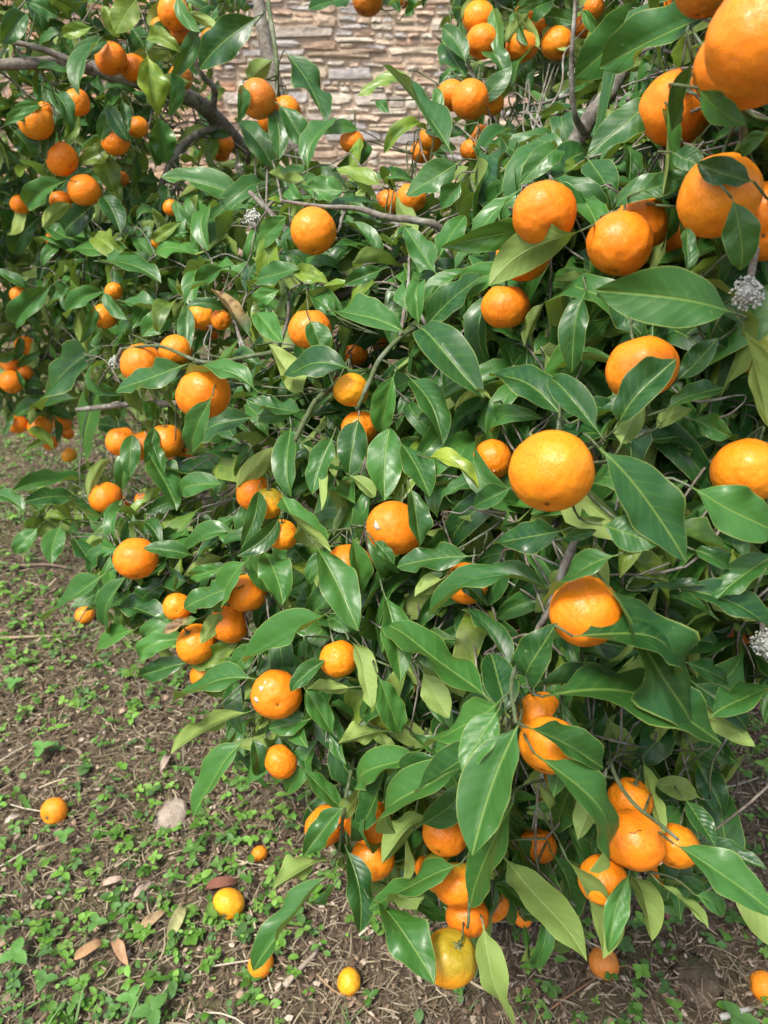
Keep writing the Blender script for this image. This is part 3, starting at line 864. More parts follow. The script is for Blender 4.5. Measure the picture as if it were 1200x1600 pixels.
HERO = '''45 5 92 27 30|45 20 0 68 42|145 42 98 55 25 y|160 8 186 60 30 y|215 -5 180 52 46 y|203 42 231 84 34|228 58 283 82 32 yf|230 85 246 183 52 yyf|155 62 125 150 32 f|243 178 262 254 40 f
405 24 312 108 60 f|342 8 297 52 32|386 316 251 276 42 f|320 391 297 312 32|345 318 326 392 24|432 270 366 187 48 f|75 357 150 386 32|158 303 188 363 38|148 318 102 364 44|70 333 20 396 40|105 282 40 320 42 f|182 226 123 258 34 y|160 235 176 302 40 y|85 143 105 212 30 f|20 203 52 246 45|145 372 196 402 48 y|-5 330 25 362 42|190 153 200 206 20 f|332 198 280 240 26 d|60 386 122 402 30
428 92 394 132 36 d|445 81 508 193 42 f|436 164 490 246 40 f|481 269 529 183 36|541 298 479 296 42|482 287 420 270 20 d|706 241 598 102 40 f|640 112 560 150 18 y|590 158 608 176 20|719 251 634 306 52 f|737 386 738 231 50 f|781 350 797 220 42|687 400 727 337 38|682 428 632 355 46|722 282 690 332 40|690 62 725 120 42|728 100 690 42 32|762 86 796 130 38|800 204 745 246 26|560 291 563 214 26 y|598 291 525 264 26 y|670 204 600 240 22 yf|550 0 482 14 30|605 -6 626 20 22|630 22 662 2 22|400 390 447 338 32
1127 17 937 106 76 f|1032 -4 898 122 78|1027 149 917 244 54 f|1046 150 978 178 34 d|1043 164 1035 306 46 f|1082 94 1050 206 40 f|1090 138 1166 196 44 f|1120 198 1166 252 40|918 248 956 326 52|960 228 981 292 26|1000 300 1082 270 36|1178 284 1089 254 52 f|1143 309 1156 422 54 f|1050 238 1102 262 40|907 361 764 446 64 df|870 -2 800 28 40|842 70 800 136 32|872 238 811 289 40|806 322 808 220 22|1032 105 975 112 26 d|1070 431 1073 356 26 f|1200 206 1160 245 30|1195 175 1230 260 45
84 443 29 509 50|171 453 104 498 36|188 470 258 489 26|153 408 252 442 30|182 398 110 396 30|240 398 322 408 32|272 498 222 526 46|272 506 342 516 30|173 529 66 641 58 f|168 579 143 733 38 f|72 604 14 594 26|90 655 20 603 26|122 622 24 650 30 f|292 569 181 611 50 f|296 572 232 604 22 d|402 612 287 590 32 f|332 618 300 706 42 f|282 634 296 701 32|402 650 319 700 40|402 716 290 710 34|367 736 257 746 42|352 756 284 772 34|232 709 276 798 48 f|213 680 190 766 28 f|222 624 246 662 28|152 592 182 662 36|212 684 154 662 32
150 750 18 768 24|126 780 37 784 26|42 802 -5 772 28|207 836 96 786 40|394 531 329 452 27 xf|350 418 304 444 40|308 420 302 482 36|655 512 756 621 78 f|617 583 596 676 52 f|520 486 630 518 46 f|476 616 420 538 52 dyf|553 580 440 592 48 f|484 500 506 556 46 f|400 488 442 536 46|528 496 480 460 36|525 474 572 496 34|636 491 638 412 24 f|655 511 660 444 38|664 511 757 430 52|700 458 792 414 44|660 510 724 536 50|640 590 692 696 52|668 604 706 701 54 d|771 629 709 641 18 df|882 654 764 587 62 f|610 660 600 782 60|561 650 544 747 52 f|625 690 671 776 46|545 742 586 776 30 d|668 717 748 766 36 yyf|641 762 656 853 46 f|521 680 488 772 46|455 664 456 777 50 f|468 690 502 798 20 df|472 640 384 624 30 f|400 660 462 644 30|440 770 518 863 50 f|770 740 690 778 36|700 780 736 852 42|800 760 740 792 44|882 828 767 851 60 f|400 442 470 420 34|455 422 512 442 34 y|440 452 408 476 30|600 420 538 444 34
1147 489 929 453 92 f|952 468 1002 522 44|932 446 866 440 22 d|916 455 893 582 48 f|852 470 820 541 24 d|850 550 866 602 36 d|966 666 1056 561 72 f|936 676 861 592 56 f|970 696 1006 624 48 df|1025 670 1082 640 26 d|1040 640 1132 606 32|1055 596 1122 528 44|1160 508 1202 668 32 df|936 700 1071 877 88 f|994 694 1162 690 46|1080 761 1214 832 78 f|1080 655 1142 682 42|1105 490 1147 542 42|166 894 67 971 38 f|201 894 180 987 26|180 950 269 976 40|211 984 151 1022 36|95 820 80 882 36|60 824 24 866 30|113 838 151 892 32|299 995 221 1030 38|296 1036 217 1056 38|401 1062 266 1099 38 f|391 1112 267 1178 30 df|386 1154 302 1276 46 f|394 1152 402 1212 34|302 868 224 857 34 f|350 886 298 902 30|371 920 288 951 40 f|389 874 334 956 38 f|346 954 314 1006 28 df|312 966 254 990 16 xf|271 908 211 951 36|406 1004 358 1056 36 f|372 834 288 862 34
490 850 559 986 62 f|410 860 441 946 52 f|550 838 566 927 46 f|584 844 616 882 26 f|736 869 620 886 48 f|692 904 648 932 42 df|705 894 760 946 28 f|796 868 760 948 42|872 928 668 966 38 f|598 924 626 1066 56 f|767 1096 597 975 58 f|802 1052 721 953 38 f|790 1120 766 1022 62 f|511 959 378 1036 52 f|514 964 546 988 30|481 1004 496 1036 22|511 1029 454 1080 36 f|545 1000 581 1106 36 df|549 1074 479 1076 28 d|475 1074 521 1147 38 f|590 1054 626 1147 46|615 1008 656 1072 40 d|660 1048 702 1122 46 d|782 1094 638 1182 56 f|780 1108 723 1207 56 f|490 1122 420 1138 40|432 1148 502 1202 42|610 1144 528 1162 26 d|942 907 1080 1132 88 f|966 867 847 943 40 f|895 994 1052 1056 52 f|834 1052 871 973 62 f|830 1074 992 1080 36 f|850 1089 1128 1162 80 f|824 1137 943 1201 62 f|1216 863 1112 946 52 f|1060 919 1208 986 56 f|1010 922 1102 914 16|1065 1032 1142 1002 46|1070 1034 1137 1066 38|1212 1074 1112 1118 38 f|1080 1064 1167 1141 50|1085 1120 1180 1166 40 d|940 820 1027 852 60|880 842 932 828 24|1035 1172 1118 1202 40|1085 860 1142 892 40
539 1257 473 1338 48 f|516 1345 426 1391 32 df|516 1364 396 1517 36 f|540 1324 562 1457 46 f|576 1404 679 1537 52 f|524 1380 490 1411 14 f|719 1351 576 1421 40 f|602 1200 564 1294 48 f|683 1282 597 1349 34 df|731 1194 618 1302 56 f|812 1128 738 1337 106 f|802 1254 734 1418 62 f|790 1268 738 1322 26 df|666 1148 600 1262 46|472 1200 536 1266 30|755 1444 806 1608 50 df|786 1338 917 1502 66 df|800 1300 856 1398 46|835 1178 921 1360 52 f|946 1214 903 1312 40 d|886 1344 942 1498 52 df|986 1368 1019 1470 46 d|1052 1318 1214 1432 62 f|1090 1314 1198 1358 36|1030 1380 1107 1452 16 d|1070 1248 1117 1322 36 f|1005 1188 1038 1302 20 df|1085 1188 1127 1268 46|1096 1248 1024 1226 36 d|1085 1398 1132 1430 30|1120 1366 1202 1402 36 d|660 1180 560 1230 46|500 1150 448 1240 40|760 1160 650 1240 52|900 1215 870 1300 44|860 1330 880 1440 44|690 1180 620 1250 48'''
hero = []
for q in HERO.replace('\n', '|').split('|'):
    q = q.split()
    hero.append((list(map(float, q[:5])), q[5] if len(q) > 5 else ''))


def which_tree(x, y):
    if x < 345 and y < 440 - .35 * max(0, x - 150): return L
    if x < 470 and y < 215 or x < 500 and y < 150 and y > 60: return L
    if y < 175 and 560 < x < 880 or y < 60 and 470 < x < 880: return R_
    return M


fx = np.array([f['x'] for f in fruits]); fy = np.array([f['y'] for f in fruits])
fr = np.array([f['r'] for f in fruits]); fd = np.array([f['d'] for f in fruits]); fR = np.array([f['R'] for f in fruits])
FU = np.array([(int(f['x']), int(f['y'])) in UNIQ for f in fruits])
hero_bases = []
TREE_OF = {'bough': L, 'shade': L, 'grass': L, 'three': L, 'wallf': R_}
WALLWIN0 = [(420, 10), (690, 10), (690, 130), (610, 200), (500, 190), (425, 80)]
for (bx, by, tx, ty, w), fl in hero:
    lp = math.hypot(tx - bx, ty - by)
    mx, my = (bx + tx) / 2, (by + ty) / 2
    dm = float(depth(mx, my))
    Lr = lp * dm / FPX
    near = -.012 - .020 * min(1.4, lp / 140) + float(RNG.normal(0, .006))
    if 'f' in fl: near -= .018
    db = float(depth(bx, by)); dt = float(depth(tx, ty))
    db = dm + np.clip(db - dm, -.35 * Lr, .35 * Lr) + near
    dt = dm + np.clip(dt - dm, -.35 * Lr, .35 * Lr) + near + float(RNG.normal(0, .12 * Lr))
    # a leaf seen lying over a fruit lies in front of it
    tt = np.linspace(.12, 1, 12)
    sx, sy = bx + (tx - bx) * tt, by + (ty - by) * tt
    sd_ = db + (dt - db) * tt
    dist = np.hypot(sx[:, None] - fx, sy[:, None] - fy)
    inside = dist < fr + .30 * w
    front = fd - np.sqrt(np.clip(1 - (np.minimum(dist, fr * .999) / fr) ** 2, 0, 1)) * fR * 1.0 - .006
    if 'f' in fl:
        push = np.where(inside, sd_[:, None] - front, -1).max()
        if push > 0:
            push = min(push, .11)
            db -= push; dt -= push
    else:
        back = np.where(inside, (fd + .35 * fR) - sd_[:, None], -1).max()
        if back > 0:
            back = min(back, .08)
            db += back; dt += back
    B, T = at(bx, by, db), at(tx, ty, dt)
    Lr = np.linalg.norm(T - B)
    ax = (T - B) / Lr
    view = unit((B + T) / 2 - C0)
    n0 = unit(-view - ax * np.dot(-view, ax))
    wr = w * (db + dt) / 2 / FPX
    Wf = max(min(.43 * Lr, wr * 1.9), wr * 1.06)
    roll = math.acos(min(1, wr / Wf))
    side = np.cross(ax, n0)
    c1 = n0 * math.cos(roll) + side * math.sin(roll); c2 = n0 * math.cos(roll) - side * math.sin(roll)
    if 'd' in fl:
        nrm = -(c1 if c1[2] < c2[2] else c2)
    else:
        nrm = c1 if c1[2] > c2[2] else c2
    tr = which_tree(mx, my)
    ye = .45 * ('y' in fl) + .35 * ('yy' in fl)
    tint = (float(np.clip(RNG.normal(.48 - .20 * (mx > 760) , .30), 0, 1)), ye, 1.0 * ('x' in fl))
    put_leaf(tr, B, T, nrm, Wf * 1.17, tint, 18, 4, curl=float(RNG.normal(.5, .42)), fold=float(RNG.uniform(.15, .85)), twist=float(RNG.normal(0, .75)),
             wav=float(RNG.uniform(.12, .42)), bend=float(RNG.normal(0, .022)), seed=float(RNG.uniform(0, 6.28)))
    hero_bases.append((tr, B, ax, lp))
# leaves of the fruiting twigs that hang across their own fruit
hx1 = np.array([h[0] for h in hero])
for i, f in enumerate(fruits):
    x, y, r, d, Rm = f['x'], f['y'], f['r'], f['d'], f['R']
    tr = TREE_OF.get(f['cl'], M)
    tt = np.linspace(.15, .95, 7)
    sx = hx1[:, :1] + (hx1[:, 2:3] - hx1[:, :1]) * tt; sy = hx1[:, 1:2] + (hx1[:, 3:4] - hx1[:, 1:2]) * tt
    isf = np.array(['f' in h[1] for h in hero])
    done = (((np.hypot(sx - x, sy - y) < r + .2 * hx1[:, 4:5]).any(1)) & isf).sum()
    want = 0 if (r > 44 or (f['cl'] == 'huge')) else (1 if done else 2)
    if (int(x), int(y)) in UNIQ: want = 0
    if r < 13: want = min(want, 1)
    for _ in range(int(want)):
        if RNG.random() < (.5 if f['cl'] in ('core', 'low', 'right', 'five') else .25): continue
        Lp = min(.088 * RNG.uniform(.75, 1.15) * FPX / d, r * 4.2)
        w = Lp * RNG.uniform(.26, .42)
        a = RNG.uniform(-.3, math.pi + .3)                       # foot above or beside the fruit
        bx, by = x + r * 1.15 * math.cos(a), y - r * 1.15 * math.sin(a)
        off = RNG.choice([-1, 1]) * RNG.uniform(.72, 1.05) * r     # the blade passes beside the middle
        da = math.atan2(-(by - y), -(bx - x)) + math.asin(np.clip(off / (1.15 * r), -.95, .95))
        da = da * 1.0
        tx, ty = bx + Lp * math.cos(da), by + Lp * math.sin(da)
        if inpoly(tx, ty, WALLWIN0): continue
        dd = d - Rm * RNG.uniform(.95, 1.15) - .006
        db = dd + .015
        B, T = at(bx, by, db), at(tx, ty, dd - RNG.uniform(0, .01))
        ax = unit(T - B); view = unit((B + T) / 2 - C0)
        n0 = unit(-view - ax * np.dot(-view, ax)); side = np.cross(ax, n0)
        roll = RNG.uniform(-.7, .7)
        nrm = n0 * math.cos(roll) + side * math.sin(roll)
        if nrm[2] < 0 or RNG.random() < .12: nrm = -nrm if RNG.random() < .5 else nrm
        put_leaf(tr, B, T, nrm, w * d / FPX * 1.25, (float(np.clip(RNG.normal(.5, .26), 0, 1)), .4 * (RNG.random() < .12), 0), 14, 3, curl=float(RNG.normal(.8, .4)),
                 fold=float(RNG.uniform(.15, .6)), twist=float(RNG.normal(0, .6)), wav=float(RNG.uniform(.08, .3)), bend=float(RNG.normal(0, .05)), seed=float(RNG.uniform(0, 6.28)))
        hero_bases.append((tr, B, ax, Lp))
for t in TREES.values():
    t['nhero'] = len(t['leafobj'])

# filler shoots: twigs with alternate leaves behind and between the listed ones
P_M = [(230, 330), (420, 235), (520, 270), (620, 262), (720, 300), (790, 240), (880, 130), (960, 20), (985, -260), (1460, -260), (1460, 1250), (1200, 1110), (1120, 1170), (1120, 1290),
       (1170, 1370), (1090, 1400), (1010, 1390), (930, 1420), (860, 1440), (770, 1470), (690, 1450), (590, 1390), (500, 1310), (450, 1220),
       (350, 1180), (320, 1120), (370, 1080), (310, 1040), (210, 980), (130, 920), (180, 880), (90, 830), (30, 770), (130, 735), (110, 560), (40, 440), (80, 390)]
P_L = [(-330, -180), (400, -180), (395, 20), (330, 60), (310, 120), (350, 230), (470, 300), (470, 430), (280, 520), (110, 610), (40, 600), (-60, 640), (-330, 600)]
P_L2 = [(-120, 540), (120, 540), (125, 660), (105, 690), (60, 680), (-10, 640), (-120, 640)]
P_R = [(715, -220), (1350, -220), (1350, 420), (760, 420), (700, 300), (690, 60)]
P_R2 = [(545, -60), (700, -60), (690, 8), (560, 6)]
WALLWIN = [(420, 10), (555, 25), (660, 10), (688, 60), (680, 130), (610, 200), (500, 190), (470, 110), (425, 80)]
LWIN = [(300, 70), (395, 60), (400, 110), (355, 150), (320, 130)]


def shoots(tr, poly, n, dlo, dhi, power, Lmean, droop, lim=.02, strict=True):
    xs = [p[0] for p in poly]; ys = [p[1] for p in poly]
    made = 0; tries = 0
    while made < n and tries < n * 30:
        tries += 1
        x, y = RNG.uniform(min(xs), max(xs)), RNG.uniform(min(ys), max(ys))
        if not inpoly(x, y, poly): continue
        d0 = float(depth(np.clip(x, -40, 1240), np.clip(y, -40, 1640)))
        d = d0 + dlo + (dhi - dlo) * RNG.random() ** power
        tip = at(x, y, d)
        if tip[2] < .22 or (tr is M and tip[1] > 2.6): continue
        outw = unit(tip - np.array(tr['ctr']))
        dirn = unit(outw * .75 + np.array([0, 0, -droop]) + RNG.normal(0, .45, 3))
        ln = RNG.uniform(.09, .20)
        side = unit(np.cross(dirn, RNG.normal(0, 1, 3)))
        P = np.array([tip - dirn * ln * (1 - t) + side * .03 * math.sin(math.pi * t) for t in np.linspace(0, 1, 6)])
        nl = RNG.integers(5, 9)
        ang = RNG.uniform(0, 6.28)
        got = 0
        u1 = unit(np.cross(dirn, (0.1, .2, 1))); u2 = np.cross(dirn, u1)
        for k in range(nl):
            t = .15 + .85 * k / (nl - 1)
            B = np.array([np.interp(t, np.linspace(0, 1, 6), P[:, i]) for i in range(3)])
            ang += 2.4
            rad = u1 * math.cos(ang) + u2 * math.sin(ang)
            ad = unit(dirn * RNG.uniform(.25, .9) + rad * .8 + np.array([0, 0, -droop * RNG.uniform(.5, 1.4)]) + RNG.normal(0, .15, 3))
            Lr = Lmean * RNG.uniform(.65, 1.2) * (1.0 if k < nl - 2 else .8)
            T = B + ad * Lr
            S = np.array([B, B * .66 + T * .34, B * .33 + T * .67, T])
            qx, qy, qd = proj(S)
            lim_d = depth(np.clip(qx, -60, 1260), np.clip(qy, -60, 1660)) + (lim if k % 3 else lim - .075 * float(np.clip((d0 - .72) / .3, 0, 1)))
            if (qd < lim_d).any() or (qd < .3).any() or math.hypot(qx[-1] - qx[0], qy[-1] - qy[0]) > 215: continue
            infr = (qx > -20) & (qx < 1220) & (qy > -20) & (qy < 1620)
            if strict and (~inpoly(qx, qy, poly) & infr).sum() > 1: continue
            if inpoly(qx, qy, WALLWIN).any() or inpoly(qx, qy, LWIN).any(): continue
            dist = np.hypot(qx[:, None] - fx, qy[:, None] - fy)
            infront = (dist < fr + 18) & (qd[:, None] < fd + fR * .8)
            if infront.any():
                # a leaf may cover the rim of a smaller fruit, well in front of it, never its middle
                okc = (dist > fr * (.55 + .35 * (fr > 34) + .9 * FU)) & (qd[:, None] < fd - fR * 1.02)
                if (infront & ~okc).any() or RNG.random() < .3: continue
            nrm = unit(np.array([0, 0, .75]) + outw * .55 + RNG.normal(0, .4, 3))
            if RNG.random() < .14: nrm = -nrm
            ye = .6 * RNG.random() if RNG.random() < .13 else 0
            put_leaf(tr, B, T, nrm, Lr * RNG.uniform(.40, .54), (float(np.clip(RNG.normal(.45, .28), 0, 1)), ye, 0), 8, 2,
                     curl=float(RNG.normal(.8, .8)), fold=float(RNG.uniform(.1, 1.0)), twist=float(RNG.normal(0, 1.0)), wav=float(RNG.uniform(.1, .45)),
                     bend=float(RNG.normal(0, .04)), seed=float(RNG.uniform(0, 6.28)))
            got += 1
        if got:
            made += 1
            tr.setdefault('shoots', []).append(P)


shoots(M, [(10, 740), (300, 700), (330, 1000), (200, 1000), (110, 930), (170, 880), (60, 840)], 55, .0, .22, 1.0, .098, .35)
shoots(M, P_M, 560, .02, .13, 1.0, .100, .35)
shoots(M, P_M, 520, .10, .55, 1.2, .100, .3)
shoots(L, P_L, 170, .01, .25, 1.0, .092, .3)
shoots(L, P_L, 170, .2, .9, 1.0, .092, .3)
shoots(L, [(-150, 290), (270, 290), (270, 520), (110, 600), (-150, 540)], 120, .05, .8, 1.0, .095, .35)
shoots(L, P_L2, 34, .02, .5, 1.0, .085, .4)
shoots(R_, P_R, 130, .03, .4, 1.0, .095, .25)
shoots(R_, P_R, 220, .3, 1.5, 1.0, .095, .25)
shoots(R_, P_R2, 5, -.05, .15, 1.0, .085, .3, lim=-.1)

# twigs from every shoot, leaf foot and fruit stalk back to the limbs
for t in TREES.values():
    nodes = list(t['nodes'])
    kd = kdtree.KDTree(len(nodes))
    for i, (p, r) in enumerate(nodes): kd.insert(Vector(p), i)
    kd.balance()
    t['snode'] = []
    net = np.array([p for p, r in nodes]); nr = np.array([r for p, r in nodes])
    SH = t.get('shoots', [])
    SH.sort(key=lambda P: kd.find(Vector(P[0]))[2])
    for P in SH:
        v = net - P[0]
        dd = np.linalg.norm(v, axis=1)
        # twigs leave their parent forwards, so a node behind the shoot is preferred
        cost = dd * (1.25 + .6 * (v @ unit(P[5] - P[0])) / (dd + 1e-6))
        i = int(np.argmin(cost)); q, dd = net[i], dd[i]
        mid = (P[0] + q) / 2 + np.array([0, 0, .10 * min(dd, .25)]) + RNG.normal(0, .03 * dd + .003, 3)
        r0 = min(.0034, nr[i])
        path, rad = smooth_path(np.array([q, mid, P[0], P[2], P[5]]), [r0, r0 * .85, min(.0019, r0 * .8), .0015, .0010], 4)
        path = sink(path, 0, len(path))
        tube(t['twig'], path, rad, 5)
        net = np.concatenate([net, path[3:-3]]); nr = np.concatenate([nr, rad[3:-3]])
        t['snode'] += [p for p in path[4:]]
    allp = [p for p, r in nodes] + t['snode']
    t['kd2'] = kdtree.KDTree(len(allp))
    for i, p in enumerate(allp): t['kd2'].insert(Vector(p), i)
    t['kd2'].balance()


def hook(tr, P, first, r, acc):
    """a thin twig from P, leaving along `first`, to the nearest twig that lies deeper in the crown"""
    dP = proj(P)[2][0]
    best = None
    for q, i, dd in tr['kd2'].find_n(Vector(P), 60):
        dq = proj(np.array(q))[2][0]
        if dq > dP + (.01 if tr is M else -.05) and dd > .015:
            best = np.array(q); break
    if best is None:
        best = np.array(tr['kd2'].find(Vector(P))[0])
    g = np.linalg.norm(best - P)
    p1 = P + unit(first) * min(.02, g * .3)
    p2 = (p1 + best) / 2 + unit(FWD) * .01 * min(1, g / .1)
    path, rad = smooth_path(np.array([P, p1, p2, best]), [r * .75, r * .9, r, r * 1.3], 3)
    path = sink(path, 3, len(path), .015)
    tube(acc, path, rad, 5)


for tr, B, ax, lp in hero_bases:
    hook(tr, B, -ax + unit(FWD) * .8, .0013, tr['gtwig'])

# bare thin twigs tangled under the bough
for _ in range(46):
    x, y = RNG.uniform(120, 330), RNG.uniform(125, 215)
    d = RNG.uniform(1.66, 1.95)
    x2, y2 = x + RNG.uniform(-90, 60), y + RNG.uniform(-25, 60)
    A_, B_ = at(x, y, d), at(x2, y2, d + RNG.uniform(-.08, .08))
    q = np.array(L['kd2'].find(Vector(A_))[0])
    path, rad = smooth_path(np.array([q, A_, (A_ + B_) / 2 + RNG.normal(0, .02, 3), B_]), [.0028, .0024, .0018, .001], 4)
    tube(L['twig'], path, rad, 5)

# ------------------------------------------------------------------ fruit objects
NAMED_SCAR = {(617, 826): [(590, 822, .17)], (432, 1085): [(409, 1076, .13), (403, 1092, .15), (414, 1066, .07)], (990, 1314): [(1023, 1342, .09)], (770, 718): [(772, 737, .06)]}


def hang(tr, f, i):
    key = (int(f['x']), int(f['y']))
    R = f['R']
    view = unit(f['c'] - C0)
    tilt = unit(np.array([0, 0, 1.0]) + RNG.normal(0, .30, 3) + view * .55)
    if f['cl'] == 'huge': tilt = unit(np.array([0, .35, 1.0]) + RNG.normal(0, .2, 3))
    if key == (703, 1497): tilt = unit(np.array([.35, -.05, 1.0]))
    o = bpy.data.objects.new('mandarin', FM[i % len(FM)])
    COL.objects.link(o)
    o.location = f['c']
    qd = Vector(tilt).to_track_quat('Z', 'Y') @ Matrix.Rotation(RNG.uniform(0, 6.28), 3, 'Z').to_quaternion()
    o.rotation_mode = 'QUATERNION'; o.rotation_quaternion = qd
    sz = float(RNG.uniform(.95, 1.06))
    o.scale = (R * 1.03, R * 1.0, R * sz * 1.06)
    g = 0.0
    col = np.array([.86, .245, .007]) * RNG.uniform(.92, 1.06)
    if 'y' in f['fl']: col = np.array([.86, .37, .012])
    if 'd' in f['fl']: col = np.array([.62, .20, .018])
    if 'g' in f['fl']: g = .75 + .25 * ('gg' in f['fl'])
    if g == 0 and RNG.random() < .25: col = col * np.array([1, 1.14, 1])
    o.color = (*np.clip(col, 0, 1), g)
    gl = CL[f['cl']]
    tag(o, UNIQ.get(key, MORE.get(key, gl[1])), 'mandarin', gl[0])
    ca = bpy.data.objects.new('calyx', CALYX); COL.objects.link(ca); ca.parent = o
    ca.location = (0, 0, .80)
    mw = Matrix.LocRotScale(o.location, qd, o.scale)
    topw = np.array(mw @ Vector((0, 0, .78)))
    end = topw + tilt * .012 + view * .012 + np.array([0, 0, .004])
    a = Acc()
    path, rad = smooth_path(np.array([topw, topw + tilt * .007, end]), [.0016, .0013, .0013], 3)
    tube(a, path, rad, 6)
    st = link('stalk', a.mesh('stalk'), None, M_TWIG)
    st.parent = ca; st.matrix_parent_inverse = (mw @ Matrix.Translation((0, 0, .80))).inverted()
    hook(tr, end, view * .6 + np.array([0, 0, .8]), .0014, tr['gtwig'])
    if key == (990, 1314):
        pts = []
        for (sx, sy) in [(983, 1299), (990, 1302), (997, 1298), (1003, 1297)]:
            dv = at(sx, sy, f['d']) - f['c']
            n = dv - view * math.sqrt(R * R - np.dot(dv, dv))
            nl = unit(np.array(mw.inverted().to_3x3() @ Vector(n)))
            hit = o.data  # peel surface along that direction
            sv = np.array([v.co[:] for v in hit.vertices]); su_ = sv / np.linalg.norm(sv, axis=1)[:, None]
            kk = np.argsort(-(su_ @ nl))[:4]
            pts.append(nl * (np.linalg.norm(sv[kk], axis=1).mean() + .008))
        a2 = Acc(); tube(a2, smooth_path(np.array(pts), [.006, .016, .016, .006], 4)[0], np.full(13, .014), 5, A=(.10, .04, .015))
        cr = link('peel_crack', a2.mesh('peel_crack'), None, M_LITTER); cr.parent = o
    for (sx, sy, ss) in NAMED_SCAR.get(key, []):
        dv = at(sx, sy, f['d']) - f['c']
        n = unit(dv - view * math.sqrt(max(1e-6, R * R - min(np.dot(dv, dv), R * R * .95))))
        nl = unit(np.array(mw.inverted().to_3x3() @ Vector(n)))
        u = unit(np.cross(nl, (.3, .5, .8))); w_ = np.cross(nl, u)
        s = Acc(); Vv = []
        for k in range(12):
            an = 6.2832 * k / 12
            rr = ss * RNG.uniform(.55, 1.15)
            p = unit(nl + u * rr * math.cos(an) * .8 + w_ * rr * math.sin(an))
            Vv.append(p * .9)
        Vv = np.array(Vv)
        # lay the patch on the peel
        surf = np.array([v.co[:] for v in FM[i % len(FM)].vertices])
        su = surf / np.linalg.norm(surf, axis=1)[:, None]

        def lay(p, e):
            k = np.argsort(-(su @ p))[:4]
            return p * (np.linalg.norm(surf[k], axis=1).mean() + e)
        ring1 = np.array([lay(unit(p), .022) for p in Vv]); ring0 = np.array([lay(unit(p), -.03) for p in Vv])
        cc = lay(nl, .026)
        VV = np.concatenate([ring0, ring1, [cc]])
        kk = np.arange(12)
        s.add(VV, np.stack([kk, (kk + 1) % 12, 12 + (kk + 1) % 12, 12 + kk], -1), np.stack([12 + kk, 12 + (kk + 1) % 12, np.full(12, 24)], -1), A=(.66, .58, .44))
        sc_ = link('peel_scar', s.mesh('peel_scar'), None, M_LITTER)
        sc_.parent = o
    return o


for i, f in enumerate(fruits):
    hang(TREE_OF.get(f['cl'], M), f, i)

# fallen fruit
FALL = [(86, 1270, 21, 'oblong bright fallen mandarin lying in the weeds by itself', ''), (357, 1412, 27, 'yellow-orange fallen mandarin lying against a curled brown leaf', 'y'),
        (408, 1508, 22, 'fallen mandarin lying under the hanging leaf tip', ''), (545, 1533, 20, 'small yellow fallen mandarin on bare litter beside a thin stick', 'y'),
        (405, 1330, 13, 'fallen mandarin mostly buried under clover-like weeds', ''), (943, 1507, 24, 'brownish half-rotten fallen mandarin on dark litter', 'd'),
        (1192, 1543, 22, 'fallen mandarin lying behind weeds by the pale wood chip', ''), (133, 962, 16, 'distant fallen mandarin below the tip of a hanging leaf', '')]
for i, (x, y, r, lab, fl) in enumerate(FALL):
    p = on_ground(x, y, .02)
    d = float(proj(p)[2][0])
    R = float(np.clip(r * d / FPX, .014, .032))
    p = on_ground(x, y, R * .8)
    o = bpy.data.objects.new('fallen_mandarin', FM[(i + 2) % 6]); COL.objects.link(o)
    o.location = (p[0], p[1], R * .80 + float(gz(p[0], p[1])))
    o.rotation_euler = RNG.uniform(0, 6.28, 3)
    o.scale = (R, R * 1.02, R * 1.02)
    col = {'y': (.86, .40, .014), 'd': (.62, .22, .03)}.get(fl, (.86, .29, .012))
    o.color = (*col, .25 if fl == 'y' else 0)
    tag(o, lab, 'mandarin', 'fallen mandarins on the ground')
    ca = bpy.data.objects.new('calyx', CALYX); COL.objects.link(ca); ca.parent = o; ca.location = (0, 0, .80)

